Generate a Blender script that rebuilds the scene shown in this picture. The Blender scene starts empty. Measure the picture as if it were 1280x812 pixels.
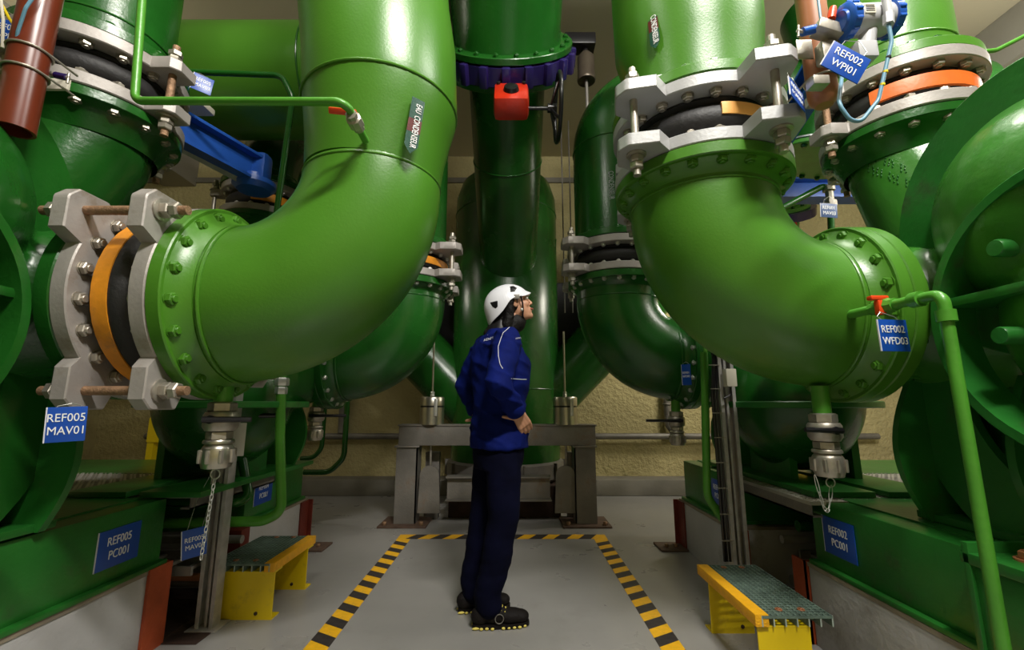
import bpy, bmesh, math, random
from mathutils import Vector, Matrix, noise
random.seed(4)
PI = math.pi
S = bpy.context.scene
C = S.collection
V = Vector

# ------------------------------------------------------------------ camera
CAMZ = 1.05; PITCH = math.radians(10.0); FPX = 560.0
cam_d = bpy.data.cameras.new('camera'); cam = bpy.data.objects.new('camera', cam_d); C.objects.link(cam)
cam_d.sensor_width = 36; cam_d.lens = 36 * FPX / 1280; cam_d.clip_start = .02
cam.location = (0, 0, CAMZ); cam.rotation_euler = (math.radians(90) + PITCH, 0, 0)
S.camera = cam
# ------------------------------------------------------------------ world, view
w = bpy.data.worlds.new('world'); S.world = w; w.use_nodes = True
w.node_tree.nodes['Background'].inputs[0].default_value = (.80, .86, .80, 1)
w.node_tree.nodes['Background'].inputs[1].default_value = .008
S.view_settings.view_transform = 'Standard'; S.view_settings.look = 'None'
S.view_settings.exposure = 0.08; S.view_settings.gamma = 1.0; S.view_settings.use_curve_mapping = False
# ------------------------------------------------------------------ lamps of the hall, plus added unseen fill lights
def area(name, loc, target, sx, sy, power, col):
    l = bpy.data.lights.new(name, 'AREA'); l.shape = 'RECTANGLE'; l.size = sx; l.size_y = sy; l.energy = power; l.color = col
    o = bpy.data.objects.new(name, l); C.objects.link(o); o.location = loc
    o.rotation_euler = (V(target) - V(loc)).to_track_quat('-Z', 'Y').to_euler()
    return o
def bulb(name, loc, r, power, col):
    l = bpy.data.lights.new(name, 'POINT'); l.shadow_soft_size = r; l.energy = power; l.color = col
    o = bpy.data.objects.new(name, l); C.objects.link(o); o.location = loc
    return o
area('overhead_lamp', (0.95, -0.5, 4.3), (0.0, 1.8, 1.2), 1.1, .16, 185, (1, .97, .90))
area('overhead_lamp', (2.3, 1.1, 4.1), (1.5, 1.6, 1.5), 1.2, .25, 58, (1, .97, .92))
bulb('fill_bulb', (3.7, 2.3, 3.2), .2, 66, (1, .95, .85))  # unseen bulb added to brighten the ceiling on the right
bulb('fill_bulb', (-3.9, 2.9, 3.5), .2, 38, (1, .93, .78))  # unseen bulb added to brighten the ceiling on the left
bulb('fill_bulb', (2.45, 2.65, 2.8), .08, 18, (1, .95, .88))  # added bulb hidden behind the discharge joint, brightens the crane beam
area('wall_fill', (2.5, 4.55, 2.6), (1.4, 5.7, .7), .6, .15, 26, (1, .94, .80))  # added fill hidden behind the right elbow, lights the lower back wall
area('wall_fill', (-2.0, 4.75, 2.5), (-1.5, 5.7, .7), .6, .15, 11, (1, .94, .80))  # same added fill for the left, hidden behind the left elbow
area('overhead_lamp', (-.85, .7, 3.9), (-1.8, 2.5, 2.6), .7, .2, 22, (1, .96, .88))  # added fill for the left header pipe and blue beam
area('overhead_lamp', (1.3, 2.2, 4.25), (0.4, 2.7, 0.3), .9, .2, 42, (1, .96, .88))

# ------------------------------------------------------------------ helpers
def P(u, v, Y):                                  # point at depth Y seen at photo pixel (u, v)
    a = PITCH + math.atan((406 - v) / FPX)
    z = CAMZ + Y * math.tan(a)
    D = Y * math.cos(PITCH) + (z - CAMZ) * math.sin(PITCH)
    return V(((u - 640) * D / FPX, Y, z))
WL = {}
def wl(o): return WL.get(o.name, V((0, 0, 0)))
def sharpen(bm, ang=38):
    for f in bm.faces: f.smooth = True
    a = math.radians(ang)
    for e in bm.edges:
        if len(e.link_faces) == 2:
            if e.calc_face_angle(0) > a: e.smooth = False
def obj(name, bm, m, parent=None, sharp=38, keep=None):
    """link bm (world coordinates) as one mesh object"""
    bmesh.ops.recalc_face_normals(bm, faces=bm.faces)
    if sharp: sharpen(bm, sharp)
    lo = V((1e9,)*3); hi = V((-1e9,)*3)
    for v in bm.verts:
        for i in range(3):
            lo[i] = min(lo[i], v.co[i]); hi[i] = max(hi[i], v.co[i])
    c = (lo + hi) / 2
    if keep: c = V(keep)
    elif parent is None: c.z = lo.z
    for v in bm.verts: v.co -= c
    me = bpy.data.meshes.new(name); bm.to_mesh(me); bm.free()
    for mm in (m if isinstance(m, (list, tuple)) else [m]): me.materials.append(mm)
    o = bpy.data.objects.new(name, me); C.objects.link(o)
    WL[o.name] = c
    o.location = c - (wl(parent) if parent else V((0, 0, 0)))
    if parent: o.parent = parent
    return o
def place(me, name, parent, M):
    """another object with shared mesh data at world matrix M"""
    o = bpy.data.objects.new(name, me); C.objects.link(o)
    o.parent = parent
    p = M.to_translation(); WL[o.name] = p
    o.location = p - (wl(parent) if parent else V((0, 0, 0)))
    o.rotation_euler = M.to_euler()
    s = M.to_scale()
    o.scale = s
    return o
def thing(name, label, cat, loc, group=None):
    o = bpy.data.objects.new(name, None); C.objects.link(o); o.location = loc; o.empty_display_size = .1
    WL[o.name] = V(loc); o['label'] = label; o['category'] = cat
    if group: o['group'] = group
    return o
def tag(o, label, cat, group=None, kind=None):
    o['label'] = label; o['category'] = cat
    if group: o['group'] = group
    if kind: o['kind'] = kind
    return o
def struct(name, bm, m, parent=None):
    o = obj(name, bm, m, parent); o['kind'] = 'structure'; return o
def frame(pos, z, up=(0, 0, 1)):
    z = V(z).normalized(); up = V(up)
    if abs(z.dot(up)) > .98: up = V((0, 1, 0))
    x = up.cross(z).normalized(); y = z.cross(x)
    M = Matrix((x, y, z)).transposed().to_4x4(); M.translation = V(pos); return M
def xf(bm, M, verts=None): bmesh.ops.transform(bm, matrix=M, verts=verts or bm.verts)
def B(): return bmesh.new()
def box(bm, c, s, M=None, bev=0):
    r = bmesh.ops.create_cube(bm, size=1); vs = r['verts']
    for v in vs: v.co = V((v.co.x * s[0], v.co.y * s[1], v.co.z * s[2])) + V(c)
    if bev:
        es = list({e for v in vs for e in v.link_edges})
        rr = bmesh.ops.bevel(bm, geom=es, offset=bev, segments=2, profile=.6, affect='EDGES')
        vs = list({v for f in rr['faces'] for v in f.verts} | {v for v in vs if v.is_valid})
    if M: bmesh.ops.transform(bm, matrix=M, verts=vs)
    return vs
def box2(bm, a, b, bev=0):
    return box(bm, [(a[i] + b[i]) / 2 for i in range(3)], [abs(b[i] - a[i]) for i in range(3)], None, bev)
def lathe(bm, prof, M=None, n=48, a0=0, a1=2 * PI, closed=False):
    """prof: list of (r, z); revolve about local z. closed: profile is a loop"""
    full = abs(a1 - a0 - 2 * PI) < 1e-6
    k = n if full else n + 1
    rows = []
    for i in range(k):
        a = a0 + (a1 - a0) * i / n
        rows.append([bm.verts.new((r * math.sin(a), -r * math.cos(a), z)) if r > 1e-6 else None for r, z in prof])
    tips = {}
    for j, (r, z) in enumerate(prof):
        if r <= 1e-6: tips[j] = bm.verts.new((0, 0, z))
    g = lambda i, j: tips[j] if j in tips else rows[i % k][j]
    m = len(prof)
    for i in range(n):
        for j in range(m if closed else m - 1):
            q = [g(i, j), g(i, (j + 1) % m), g(i + 1, (j + 1) % m), g(i + 1, j)]
            u = []
            for t in q:
                if t not in u: u.append(t)
            if len(u) > 2:
                try: bm.faces.new(u)
                except ValueError: pass
    if not full and closed:
        bm.faces.new(rows[0]); bm.faces.new(rows[-1][::-1])
    vs = [v for r in rows for v in r if v] + list(tips.values())
    if M: bmesh.ops.transform(bm, matrix=M, verts=vs)
    return vs
def sweep(bm, pts, rad, n=40, cap=True, sq=None):
    pts = [V(p) for p in pts]; m = len(pts)
    if not isinstance(rad, (list, tuple)): rad = [rad] * m
    T = []
    for i in range(m):
        t = (pts[min(i + 1, m - 1)] - pts[max(i - 1, 0)]); T.append(t.normalized())
    up = V((0, 1, 0)) if abs(T[0].y) < .9 else V((1, 0, 0))
    nx = (up - T[0] * up.dot(T[0])).normalized()
    rings = []
    for i in range(m):
        nx = (nx - T[i] * nx.dot(T[i])).normalized(); ny = T[i].cross(nx)
        rings.append([bm.verts.new(pts[i] + (nx * math.cos(2 * PI * k / n) + ny * math.sin(2 * PI * k / n)) * rad[i]) for k in range(n)])
    for i in range(m - 1):
        for k in range(n):
            bm.faces.new((rings[i][k], rings[i][(k + 1) % n], rings[i + 1][(k + 1) % n], rings[i + 1][k]))
    if cap:
        bm.faces.new(rings[0][::-1]); bm.faces.new(rings[-1])
    return [v for r in rings for v in r]
def fillet(pts, R, n=8):
    """polyline with rounded corners"""
    pts = [V(p) for p in pts]; out = [pts[0]]
    for i in range(1, len(pts) - 1):
        a, b, c = pts[i - 1], pts[i], pts[i + 1]
        d1 = (a - b); d2 = (c - b)
        ang = d1.angle(d2)
        t = min(R / math.tan(ang / 2) if ang < PI - .01 else 0, d1.length * .49, d2.length * .49)
        r = t * math.tan(ang / 2)
        if t < 1e-4: out.append(b); continue
        p = b + d1.normalized() * t; q = b + d2.normalized() * t
        cen = b + (d1.normalized() + d2.normalized()).normalized() * math.hypot(t, r)
        x = p - cen; y = q - cen; th = x.angle(y)
        for k in range(n + 1):
            s = k / n
            out.append(cen + (x * math.sin((1 - s) * th) + y * math.sin(s * th)) / math.sin(th))
    out.append(pts[-1]); return out
def tube(bm, pts, r, R=.05, n=14): return sweep(bm, fillet(pts, R), r, n)
def rod(bm, a, b, r, n=12): return sweep(bm, [a, b], r, n)
def prism(bm, poly, z0, z1, M=None, bev=0):
    a = [bm.verts.new((x, y, z0)) for x, y in poly]; b = [bm.verts.new((x, y, z1)) for x, y in poly]
    n = len(poly); bm.faces.new(a[::-1]); bm.faces.new(b)
    for i in range(n): bm.faces.new((a[i], a[(i + 1) % n], b[(i + 1) % n], b[i]))
    vs = a + b
    if M: bmesh.ops.transform(bm, matrix=M, verts=vs)
    return vs
def hexpoly(r, ph=0): return [(r * math.cos(ph + k * PI / 3), r * math.sin(ph + k * PI / 3)) for k in range(6)]
def hexnut(bm, r, z0, z1, M=None):
    vs = lathe(bm, [(0, z0), (r * .9, z0), (r, z0 + (z1 - z0) * .12), (r, z1 - (z1 - z0) * .15), (r * .84, z1), (0, z1)], None, 6)
    if M: bmesh.ops.transform(bm, matrix=M, verts=vs)
    return vs
def ring(bm, center, axis, R, r, n=48, m=8):
    return lathe(bm, [(R + r * math.cos(2 * PI * k / m), r * math.sin(2 * PI * k / m)) for k in range(m)], frame(center, axis), n, closed=True)
def ell(bm, c, r, R=None, n=20):
    q = bmesh.ops.create_uvsphere(bm, u_segments=n, v_segments=n // 2 + 2, radius=1)['verts']
    for v in q: v.co = V((v.co.x * r[0], v.co.y * r[1], v.co.z * r[2]))
    M = Matrix.Translation(V(c)) @ (R.to_4x4() if R else Matrix())
    bmesh.ops.transform(bm, matrix=M, verts=q); return q
def capsule(bm, a, b, ra, rb, n=18):
    a = V(a); b = V(b)
    sweep(bm, [a, a.lerp(b, .33), a.lerp(b, .66), b], [ra, ra * .67 + rb * .33, ra * .33 + rb * .67, rb], n)
    ell(bm, a, (ra,) * 3, None, n); ell(bm, b, (rb,) * 3, None, n)
def chain(bm, pts, rad, n=16):
    for i in range(len(pts) - 1): capsule(bm, pts[i], pts[i + 1], rad[i], rad[i + 1], n)
def fuse(bm, voxel, smooth=4, fac=.5, disp=None):
    """one continuous surface out of overlapping lumps"""
    me = bpy.data.meshes.new('tmp'); bmesh.ops.recalc_face_normals(bm, faces=bm.faces); bm.to_mesh(me); bm.free()
    o = bpy.data.objects.new('tmp', me); C.objects.link(o)
    r = o.modifiers.new('r', 'REMESH'); r.mode = 'VOXEL'; r.voxel_size = voxel; r.use_smooth_shade = True
    if smooth:
        s = o.modifiers.new('s', 'SMOOTH'); s.iterations = smooth; s.factor = fac
    dg = bpy.context.evaluated_depsgraph_get(); dg.update()
    ev = o.evaluated_get(dg); m2 = bpy.data.meshes.new_from_object(ev)
    out = B(); out.from_mesh(m2)
    bpy.data.objects.remove(o); bpy.data.meshes.remove(me); bpy.data.meshes.remove(m2)
    if disp:
        out.normal_update()
        for v in out.verts: v.co += v.normal * disp(v.co)
    return out
def text_bm(bm, s, size, M, align='CENTER', xs=.82, ext=.0006):
    cu = bpy.data.curves.new('t', 'FONT'); cu.body = s; cu.size = size; cu.align_x = align; cu.align_y = 'CENTER'; cu.extrude = ext
    cu.resolution_u = 3
    o = bpy.data.objects.new('t', cu); C.objects.link(o)
    dg = bpy.context.evaluated_depsgraph_get(); dg.update()
    me = bpy.data.meshes.new_from_object(o.evaluated_get(dg))
    k = len(bm.verts); bm.from_mesh(me); bm.verts.ensure_lookup_table()
    vs = bm.verts[k:]
    bmesh.ops.transform(bm, matrix=M @ Matrix.Diagonal((xs, 1, 1, 1)), verts=vs)
    bpy.data.objects.remove(o); bpy.data.curves.remove(cu); bpy.data.meshes.remove(me)

# ------------------------------------------------------------------ materials
def mat(name, col, rough=.5, metal=0, var=0, vscale=6, bump=0, bscale=60, col2=None, coat=0, dirt=None, dscale=3, rvar=0, spec=.5):
    m = bpy.data.materials.new(name); m.use_nodes = True
    N = m.node_tree.nodes; L = m.node_tree.links; b = N['Principled BSDF']
    b.inputs['Roughness'].default_value = rough; b.inputs['Metallic'].default_value = metal
    b.inputs['Coat Weight'].default_value = coat; b.inputs['Coat Roughness'].default_value = .12
    b.inputs['Specular IOR Level'].default_value = spec
    b.inputs['Base Color'].default_value = (*col, 1)
    tc = N.new('ShaderNodeTexCoord')
    if var or col2 or dirt:
        nt = N.new('ShaderNodeTexNoise'); nt.inputs['Scale'].default_value = vscale; nt.inputs['Detail'].default_value = 6
        L.new(tc.outputs['Object'], nt.inputs['Vector'])
        cr = N.new('ShaderNodeValToRGB'); cr.color_ramp.elements[0].position = .32; cr.color_ramp.elements[1].position = .68
        c2 = col2 or tuple(c * (1 - var) for c in col)
        cr.color_ramp.elements[0].color = (*c2, 1)
        cr.color_ramp.elements[1].color = (*(col if col2 else tuple(min(1, c * (1 + var * .6)) for c in col)), 1)
        L.new(nt.outputs['Fac'], cr.inputs['Fac']); src = cr.outputs['Color']
        if dirt:
            n2 = N.new('ShaderNodeTexNoise'); n2.inputs['Scale'].default_value = dscale; n2.inputs['Detail'].default_value = 10; n2.inputs['Roughness'].default_value = .7
            L.new(tc.outputs['Object'], n2.inputs['Vector'])
            r2 = N.new('ShaderNodeValToRGB'); r2.color_ramp.elements[0].position = .56; r2.color_ramp.elements[1].position = .74
            L.new(n2.outputs['Fac'], r2.inputs['Fac'])
            mx = N.new('ShaderNodeMix'); mx.data_type = 'RGBA'; L.new(r2.outputs['Color'], mx.inputs[0]); L.new(src, mx.inputs[6]); mx.inputs[7].default_value = (*dirt, 1)
            src = mx.outputs[2]
        L.new(src, b.inputs['Base Color'])
    if rvar:
        n3 = N.new('ShaderNodeTexNoise'); n3.inputs['Scale'].default_value = 5; n3.inputs['Detail'].default_value = 5
        L.new(tc.outputs['Object'], n3.inputs['Vector'])
        mr = N.new('ShaderNodeMapRange'); mr.inputs[3].default_value = rough - rvar; mr.inputs[4].default_value = rough + rvar
        L.new(n3.outputs['Fac'], mr.inputs[0]); L.new(mr.outputs[0], b.inputs['Roughness'])
    if bump:
        nb = N.new('ShaderNodeTexNoise'); nb.inputs['Scale'].default_value = bscale; nb.inputs['Detail'].default_value = 4
        L.new(tc.outputs['Object'], nb.inputs['Vector'])
        bp = N.new('ShaderNodeBump'); bp.inputs['Strength'].default_value = bump; bp.inputs['Distance'].default_value = .01
        L.new(nb.outputs['Fac'], bp.inputs['Height']); L.new(bp.outputs['Normal'], b.inputs['Normal'])
    return m
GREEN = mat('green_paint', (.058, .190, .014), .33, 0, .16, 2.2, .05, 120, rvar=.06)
GREEND = mat('green_paint_shaded', (.011, .092, .010), .26, 0, .25, 3.5, .10, 70, rvar=.06)  # same green paint darkened, shade put into the colour
GREENM = mat('green_paint_half_lit', (.034, .165, .016), .28, 0, .22, 3.5, .10, 70, rvar=.06)  # same green paint brightened for the casing that catches the light
GREENT = mat('green_small_pipe', (.07, .27, .025), .35, 0, .15, 8, .1, 60)
SKID = mat('green_skid_paint', (.018, .150, .020), .33, 0, .25, 3, .12, 50, dirt=(.05, .06, .03), dscale=4, rvar=.06)
GREYP = mat('grey_plate', (.36, .33, .31), .5, .25, .14, 8, .1, 80, dirt=(.20, .15, .10), dscale=6)
GREYPL = mat('grey_plate_clean', (.40, .40, .405), .42, .2, .08, 8, .08, 80)
ZINC = mat('zinc_steel', (.42, .385, .33), .40, .7, .2, 30)
ZINCW = mat('zinc_bright', (.60, .60, .57), .34, .7, .1, 30)
STEEL = mat('stainless', (.50, .47, .40), .30, .95, .1, 12, .05, 90)
FRAME = mat('frame_steel', (.20, .185, .165), .5, .3, .25, 5, .2, 60, dirt=(.20, .13, .08), dscale=4)
STRUT = mat('galvanised', (.48, .46, .44), .42, .4, .2, 20, .05, 100)
RUST = mat('rusty_thread', (.32, .19, .11), .6, .5, .3, 60, .4, 200)
RUBBER = mat('black_rubber', (.013, .012, .013), .6, 0, .3, 12, .2, 70)
ORANGE = mat('orange_band', (.70, .26, .012), .5, 0, .2, 18, .1, 60, dirt=(.30, .13, .04), dscale=9)
ORANGEL = mat('pale_orange_band', (.86, .42, .10), .5, 0, .08, 18, .1, 60)
ORANGER = mat('red_orange_band', (.74, .15, .02), .45, 0, .1, 18, .1, 60)
PRIMER = mat('red_oxide', (.36, .060, .016), .55, 0, .25, 8, .2, 60)
PRIMERD = mat('dark_red_oxide', (.16, .022, .012), .5, 0, .25, 8, .2, 60)
BROWN = mat('brown_pipe', (.13, .024, .010), .28, 0, .2, 5)
BROWNL = mat('tan_pipe', (.34, .13, .055), .4, 0, .2, 5)
BLUE = mat('blue_beam', (.018, .095, .44), .35, 0, .15, 6, .1, 50)
SIGN = mat('blue_sign', (.006, .062, .36), .35)
SIGNG = mat('grey_blue_sign', (.05, .09, .20), .4)
WHITE = mat('white', (.80, .80, .80), .45)
PAPER = mat('white_card', (.62, .60, .58), .6)
YELLOW = mat('yellow_paint', (.80, .58, .004), .42, 0, .08, 5, dirt=(.40, .28, .03), dscale=5)
YELLOWD = mat('yellow_nosing', (.86, .42, .008), .5, 0, .1, 30, .4, 160)
TAPEY = mat('tape_yellow', (.85, .45, .01), .6, 0, .12, 30, dirt=(.35, .22, .05), dscale=14)
TAPEK = mat('tape_black', (.035, .028, .026), .6, 0, .4, 30)
GRATE = mat('grating_green', (.13, .19, .155), .6, 0, .3, 20)
GRATEC = mat('grating_cut', (.36, .43, .38), .6)
PURPLE = mat('purple_valve', (.020, .012, .085), .22, 0, .2, 5, .1, 40)
RED = mat('red_paint', (.50, .022, .006), .3, 0, .2, 6, .1, 40)
REDH = mat('red_handle', (.75, .06, .01), .35)
BLACK = mat('black_paint', (.008, .007, .009), .3)
BLUEC = mat('light_blue_cable', (.14, .30, .42), .4)
TBLUE = mat('transmitter_blue', (.02, .11, .50), .3)
TGREY = mat('transmitter_grey', (.50, .50, .52), .4)
CREAM = mat('cream_box', (.60, .56, .46), .5)
SKIN = mat('skin', (.50, .255, .155), .5, 0, .06, 30)
HAIR = mat('hair', (.004, .003, .003), .55, 0, .3, 60, .5, 140, spec=.25)
NAVY = mat('navy_jacket', (.002, .008, .105), .8, 0, .22, 12, .3, 30, spec=.12)
NAVYD = mat('navy_trousers', (.002, .0025, .013), .9, 0, .3, 10, .3, 30, spec=.08)
HELM = mat('helmet_white', (.74, .74, .80), .3)
PIPING = mat('reflective_white', (.62, .62, .68), .5)
LACE = mat('yellow_sole', (.70, .58, .12), .5)
SHOE = mat('black_shoe', (.007, .005, .005), .7, 0, .3, 30, .3, 90, spec=.2)
BROWND = mat('dark_bronze', (.12, .095, .07), .4, .5, .2, 12)
RUSTD = mat('rusty_plate', (.11, .065, .045), .7, .1, .3, 12, .2, 60)
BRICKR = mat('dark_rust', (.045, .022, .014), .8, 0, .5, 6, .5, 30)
EYEW = mat('eye_white', (.6, .58, .55), .3); LIP = mat('lip', (.42, .12, .09), .45)
STICKG = mat('sticker_green', (.010, .10, .06), .4); STICKR = mat('sticker_red', (.16, .015, .008), .4)
# floor, walls
FLOOR = mat('epoxy_floor', (.295, .285, .275), .30, 0, .14, 1.1, .06, 12, dirt=(.225, .215, .20), dscale=1.6, rvar=.09)
CONC = mat('concrete', (.44, .43, .43), .7, 0, .12, 3, .25, 40, dirt=(.22, .20, .17), dscale=3)
CONCT = mat('concrete_dirty_top', (.24, .20, .145), .8, 0, .3, 6, .3, 40)
WALLY = mat('yellow_render_wall', (.48, .41, .20), .85, 0, .14, 1.6, .55, 24)
WALLY.node_tree.nodes['Bump'].inputs['Distance'].default_value = .05
CEIL = mat('ceiling_paint', (.56, .50, .36), .8, 0, .06, 1, .1, 20)
BEAMC = mat('concrete_beam', (.36, .34, .30), .7, 0, .08, 2, .15, 20)
CURB = mat('curb_concrete', (.20, .185, .15), .75, 0, .2, 3, .2, 30)
def checker_plate():
    m = mat('walkway_plate', (.40, .38, .33), .5, .3, .2, 6, 0); return m
WALK = checker_plate()
# ------------------------------------------------------------------ setting
HX = 5.2; YB = 5.75; ZC = 4.45
bm = B(); box2(bm, (-HX, -2.2, -.1), (HX, YB, 0)); struct('floor', bm, FLOOR)
bm = B(); box2(bm, (-HX, YB, 0), (HX, YB + .2, ZC)); struct('wall_back', bm, WALLY)
bm = B(); box2(bm, (-HX - .2, -2.2, 0), (-HX, YB, ZC)); struct('wall_left', bm, WALLY)
bm = B(); box2(bm, (HX, -2.2, 0), (HX + .2, YB, ZC)); struct('wall_right', bm, WALLY)
bm = B(); box2(bm, (-HX, -2.4, 0), (HX, -2.2, ZC)); struct('wall_front', bm, WALLY)
bm = B(); box2(bm, (-HX, -2.2, ZC), (HX, YB, ZC + .2)); struct('ceiling', bm, CEIL)
bm = B(); box2(bm, (-HX, 5.45, 0), (HX, YB, .18), .012); struct('baseboard_back', bm, CURB)
for i, s in enumerate((1, -1)):
    bm = B(); box2(bm, (s * 4.35, -2.2, ZC - .45), (s * 4.8, YB, ZC), .01); struct('trim_%d' % (i + 1), bm, BEAMC)
bm = B(); box2(bm, (-HX, YB - .03, 4.05), (HX, YB, 4.12)); struct('trim_3', bm, CURB)
# concrete plinths under the pumps
PL = [('left', -1, 1.57, .35, 2.2), ('left', -1, 1.57, 2.79, 3.62), ('right', 1, 1.35, .35, 2.2), ('right', 1, 1.28, 2.79, 3.6)]
for sd, s, x0, y0, y1 in PL:
    bm = B(); box2(bm, (s * x0, y0, 0), (s * 4.2, y1, .325), .006)
    o = struct('concrete_plinth', bm, CONC)
    bm = B(); box2(bm, (s * (x0 - .004), y0, .325), (s * 4.2, y1, .342)); o2 = obj('mortar_top', bm, CONCT, o)
# brown channel floor between plinths
for s, x0 in ((-1, 1.57), (1, 1.35)):
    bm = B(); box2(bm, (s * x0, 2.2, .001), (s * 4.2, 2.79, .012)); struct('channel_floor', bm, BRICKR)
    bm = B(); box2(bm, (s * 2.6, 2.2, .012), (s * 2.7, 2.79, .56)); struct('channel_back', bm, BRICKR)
    sd = 'left' if s < 0 else 'right'
    # walkway plate over the channel
    t = thing('walkway', 'perforated metal walkway plate between the two pumps on the %s' % sd, 'walkway', (s * 2.2, 2.5, .555))
    xe = 1.50 if s < 0 else 1.30
    bm = B(); box2(bm, (s * xe, 2.06 if s > 0 else 2.21, .615), (s * 3.9, 2.95, .63)); obj('plate', bm, WALK, t)
    bm = B()
    for ix in range(46):
        for iy in range(24):
            x = s * (xe + .03 + ix * .028); y = (2.10 if s > 0 else 2.24) + iy * .034
            if y > 2.9: continue
            box(bm, (x, y, .6315), (.016, .005, .003), Matrix.Translation((x, y, .6315)) @ Matrix.Rotation(PI / 4 * (1 if (ix + iy) % 2 else -1), 4, 'Z') @ Matrix.Translation((-x, -y, -.6315)))
    o = obj('tread_pattern', bm, WALK, t, sharp=0); o['kind'] = 'stuff'
    bm = B(); box2(bm, (s * xe, 2.06 if s > 0 else 2.21, .565), (s * (xe + .008), 2.95, .615)); box2(bm, (s * xe, 2.06 if s > 0 else 2.21, .565), (s * (xe + .05), 2.95, .573))
    obj('edge_angle', bm, FRAME, t)
    for k, (yy, zz, rr, mm) in enumerate(((2.5, .42, .028, GREEND), (2.66, .31, .022, STRUT), (2.42, .2, .018, BROWNL), (2.6, .12, .03, FRAME))):
        bm = B(); rod(bm, (s * 1.5, yy, zz), (s * 2.6, yy, zz), rr)
        tag(obj('channel_pipe', bm, mm), ['dark green pipe highest in the %s channel under the walkway', 'grey pipe second from top in the %s channel', 'thin tan pipe low in the %s channel', 'dark steel pipe lowest in the %s channel'][k] % sd, 'pipe')
    t = thing('cable_ladder', 'rusty cable ladder lying in the channel under the %s walkway' % sd, 'cable ladder', (s * 2.0, 2.35, .26))
    bm = B(); box2(bm, (s * 1.5, 2.26, .26), (s * 2.58, 2.275, .30)); box2(bm, (s * 1.5, 2.5, .26), (s * 2.58, 2.515, .30)); obj('rail', bm, FRAME, t)
    for k in range(8):
        bm = B(); x = s * (1.55 + k * .13); box2(bm, (x, 2.275, .27), (x + .02, 2.5, .285)); obj('rung', bm, FRAME, t)

# red oxide steel angles at the plinth corners
def corner(x, y, s, h, mm, lab, wdt=.07, foot=False, dy=.07):
    bm = B(); box2(bm, (x, y, 0), (x + s * .012, y + dy, h)); box2(bm, (x, y, 0), (x - s * wdt, y - .0 + .012 if dy > 0 else y - .012, h))
    t = thing('corner_angle', lab, 'steel angle', (x, y, 0)); obj('angle', bm, mm, t)
    if foot:
        bm = B(); box2(bm, (x - s * .17, y - .08, 0), (x + s * .02, y + .10, .012), .002); obj('foot_plate', bm, RUSTD, t)
        for q in (-.12, -.05):
            bm = B(); hexnut(bm, .013, .012, .03, Matrix.Translation((x + s * q, y, 0))); obj('bolt', bm, RUST, t)
bm = B(); box2(bm, (-1.569, 2.085, 0), (-1.557, 2.215, .345)); box2(bm, (-1.66, 2.203, 0), (-1.557, 2.215, .345))
bq = B(); box2(bq, (-1.57, 2.2, .001), (-1.40, 2.79, .004)); struct('channel_floor', bq, BRICKR)
tag(obj('corner_angle', bm, PRIMER), 'orange-red steel angle at the end of the near left plinth', 'steel angle')
bm = B(); box2(bm, (1.33, 2.203, 0), (1.42, 2.215, .345)); box2(bm, (1.33, 2.203, 0), (1.342, 2.29, .345))
tag(obj('corner_angle', bm, PRIMER), 'orange-red steel angle at the end of the near right plinth', 'steel angle')
bm = B(); box2(bm, (1.25, 2.70, 0), (1.34, 2.785, .345), .003)
tag(obj('corner_angle', bm, PRIMER), 'orange-red steel post behind the right strut post', 'steel angle')
bm = B(); box2(bm, (-1.64, 2.70, 0), (-1.53, 2.785, .345), .003)
tag(obj('corner_angle', bm, PRIMERD), 'dark red steel block just behind the left step', 'steel angle')
for s, x in ((-1, -1.57), (1, 1.28)):
    sd = 'left' if s < 0 else 'right'
    t = thing('corner_angle', 'dark red steel angle with bolted foot plate at the far %s plinth' % sd, 'steel angle', (x, 3.6, 0))
    bm = B(); box2(bm, (x - s * .012, 3.50, 0), (x - s * .002, 3.63, .33)); box2(bm, (x - s * .04, 3.62, 0), (x + s * .05, 3.632, .33)); obj('angle', bm, PRIMERD, t)
    bm = B(); box2(bm, (x - s * .20, 3.46, 0), (x - s * .005, 3.66, .014), .002); obj('foot_plate', bm, RUSTD, t)
    for q in (.07, .14):
        bm = B(); hexnut(bm, .014, .014, .034, Matrix.Translation((x - s * q, 3.54, 0))); obj('bolt', bm, RUST, t)

# hazard tape on the floor
def tape(name, p0, p1, wd, n, label, skew, first=0):
    p0 = V(p0); p1 = V(p1); d = (p1 - p0); L = d.length; d.normalize(); q = V((-d.y, d.x, 0))
    t = thing(name, label, 'floor tape', (p0 + p1) / 2)
    z = V((0, 0, .0015))
    for k in range(n):
        a = L * k / n; b = L * (k + 1) / n
        pts = []
        for (tt, ss) in ((a, -1), (b, -1), (b, 1), (a, 1)):
            tt2 = min(max(tt + (skew * ss * wd / 2 if 0 < tt < L else 0), 0), L)
            pts.append(p0 + d * tt2 + q * ss * wd / 2)
        bm = B(); lo = [bm.verts.new(p + V((0, 0, .0002))) for p in pts]; hi = [bm.verts.new(p + z) for p in pts]
        bm.faces.new(hi); bm.faces.new(lo[::-1])
        for i in range(4): bm.faces.new((lo[i], lo[(i + 1) % 4], hi[(i + 1) % 4], hi[i]))
        obj('yellow_stripe' if (k + first) % 2 == 0 else 'black_stripe', bm, TAPEY if (k + first) % 2 == 0 else TAPEK, t)
tape('hazard_tape', (-.855, .95, 0), (-.855, 3.78, 0), .105, 36, 'black and yellow hazard tape along the left side of the marked bay', .55, 1)
tape('hazard_tape', (.70, .95, 0), (.70, 3.78, 0), .105, 36, 'black and yellow hazard tape along the right side of the marked bay', -.55, 1)
tape('hazard_tape', (-.91, 3.84, 0), (.755, 3.84, 0), .12, 17, 'black and yellow hazard tape across the far end of the marked bay', .55)

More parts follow.
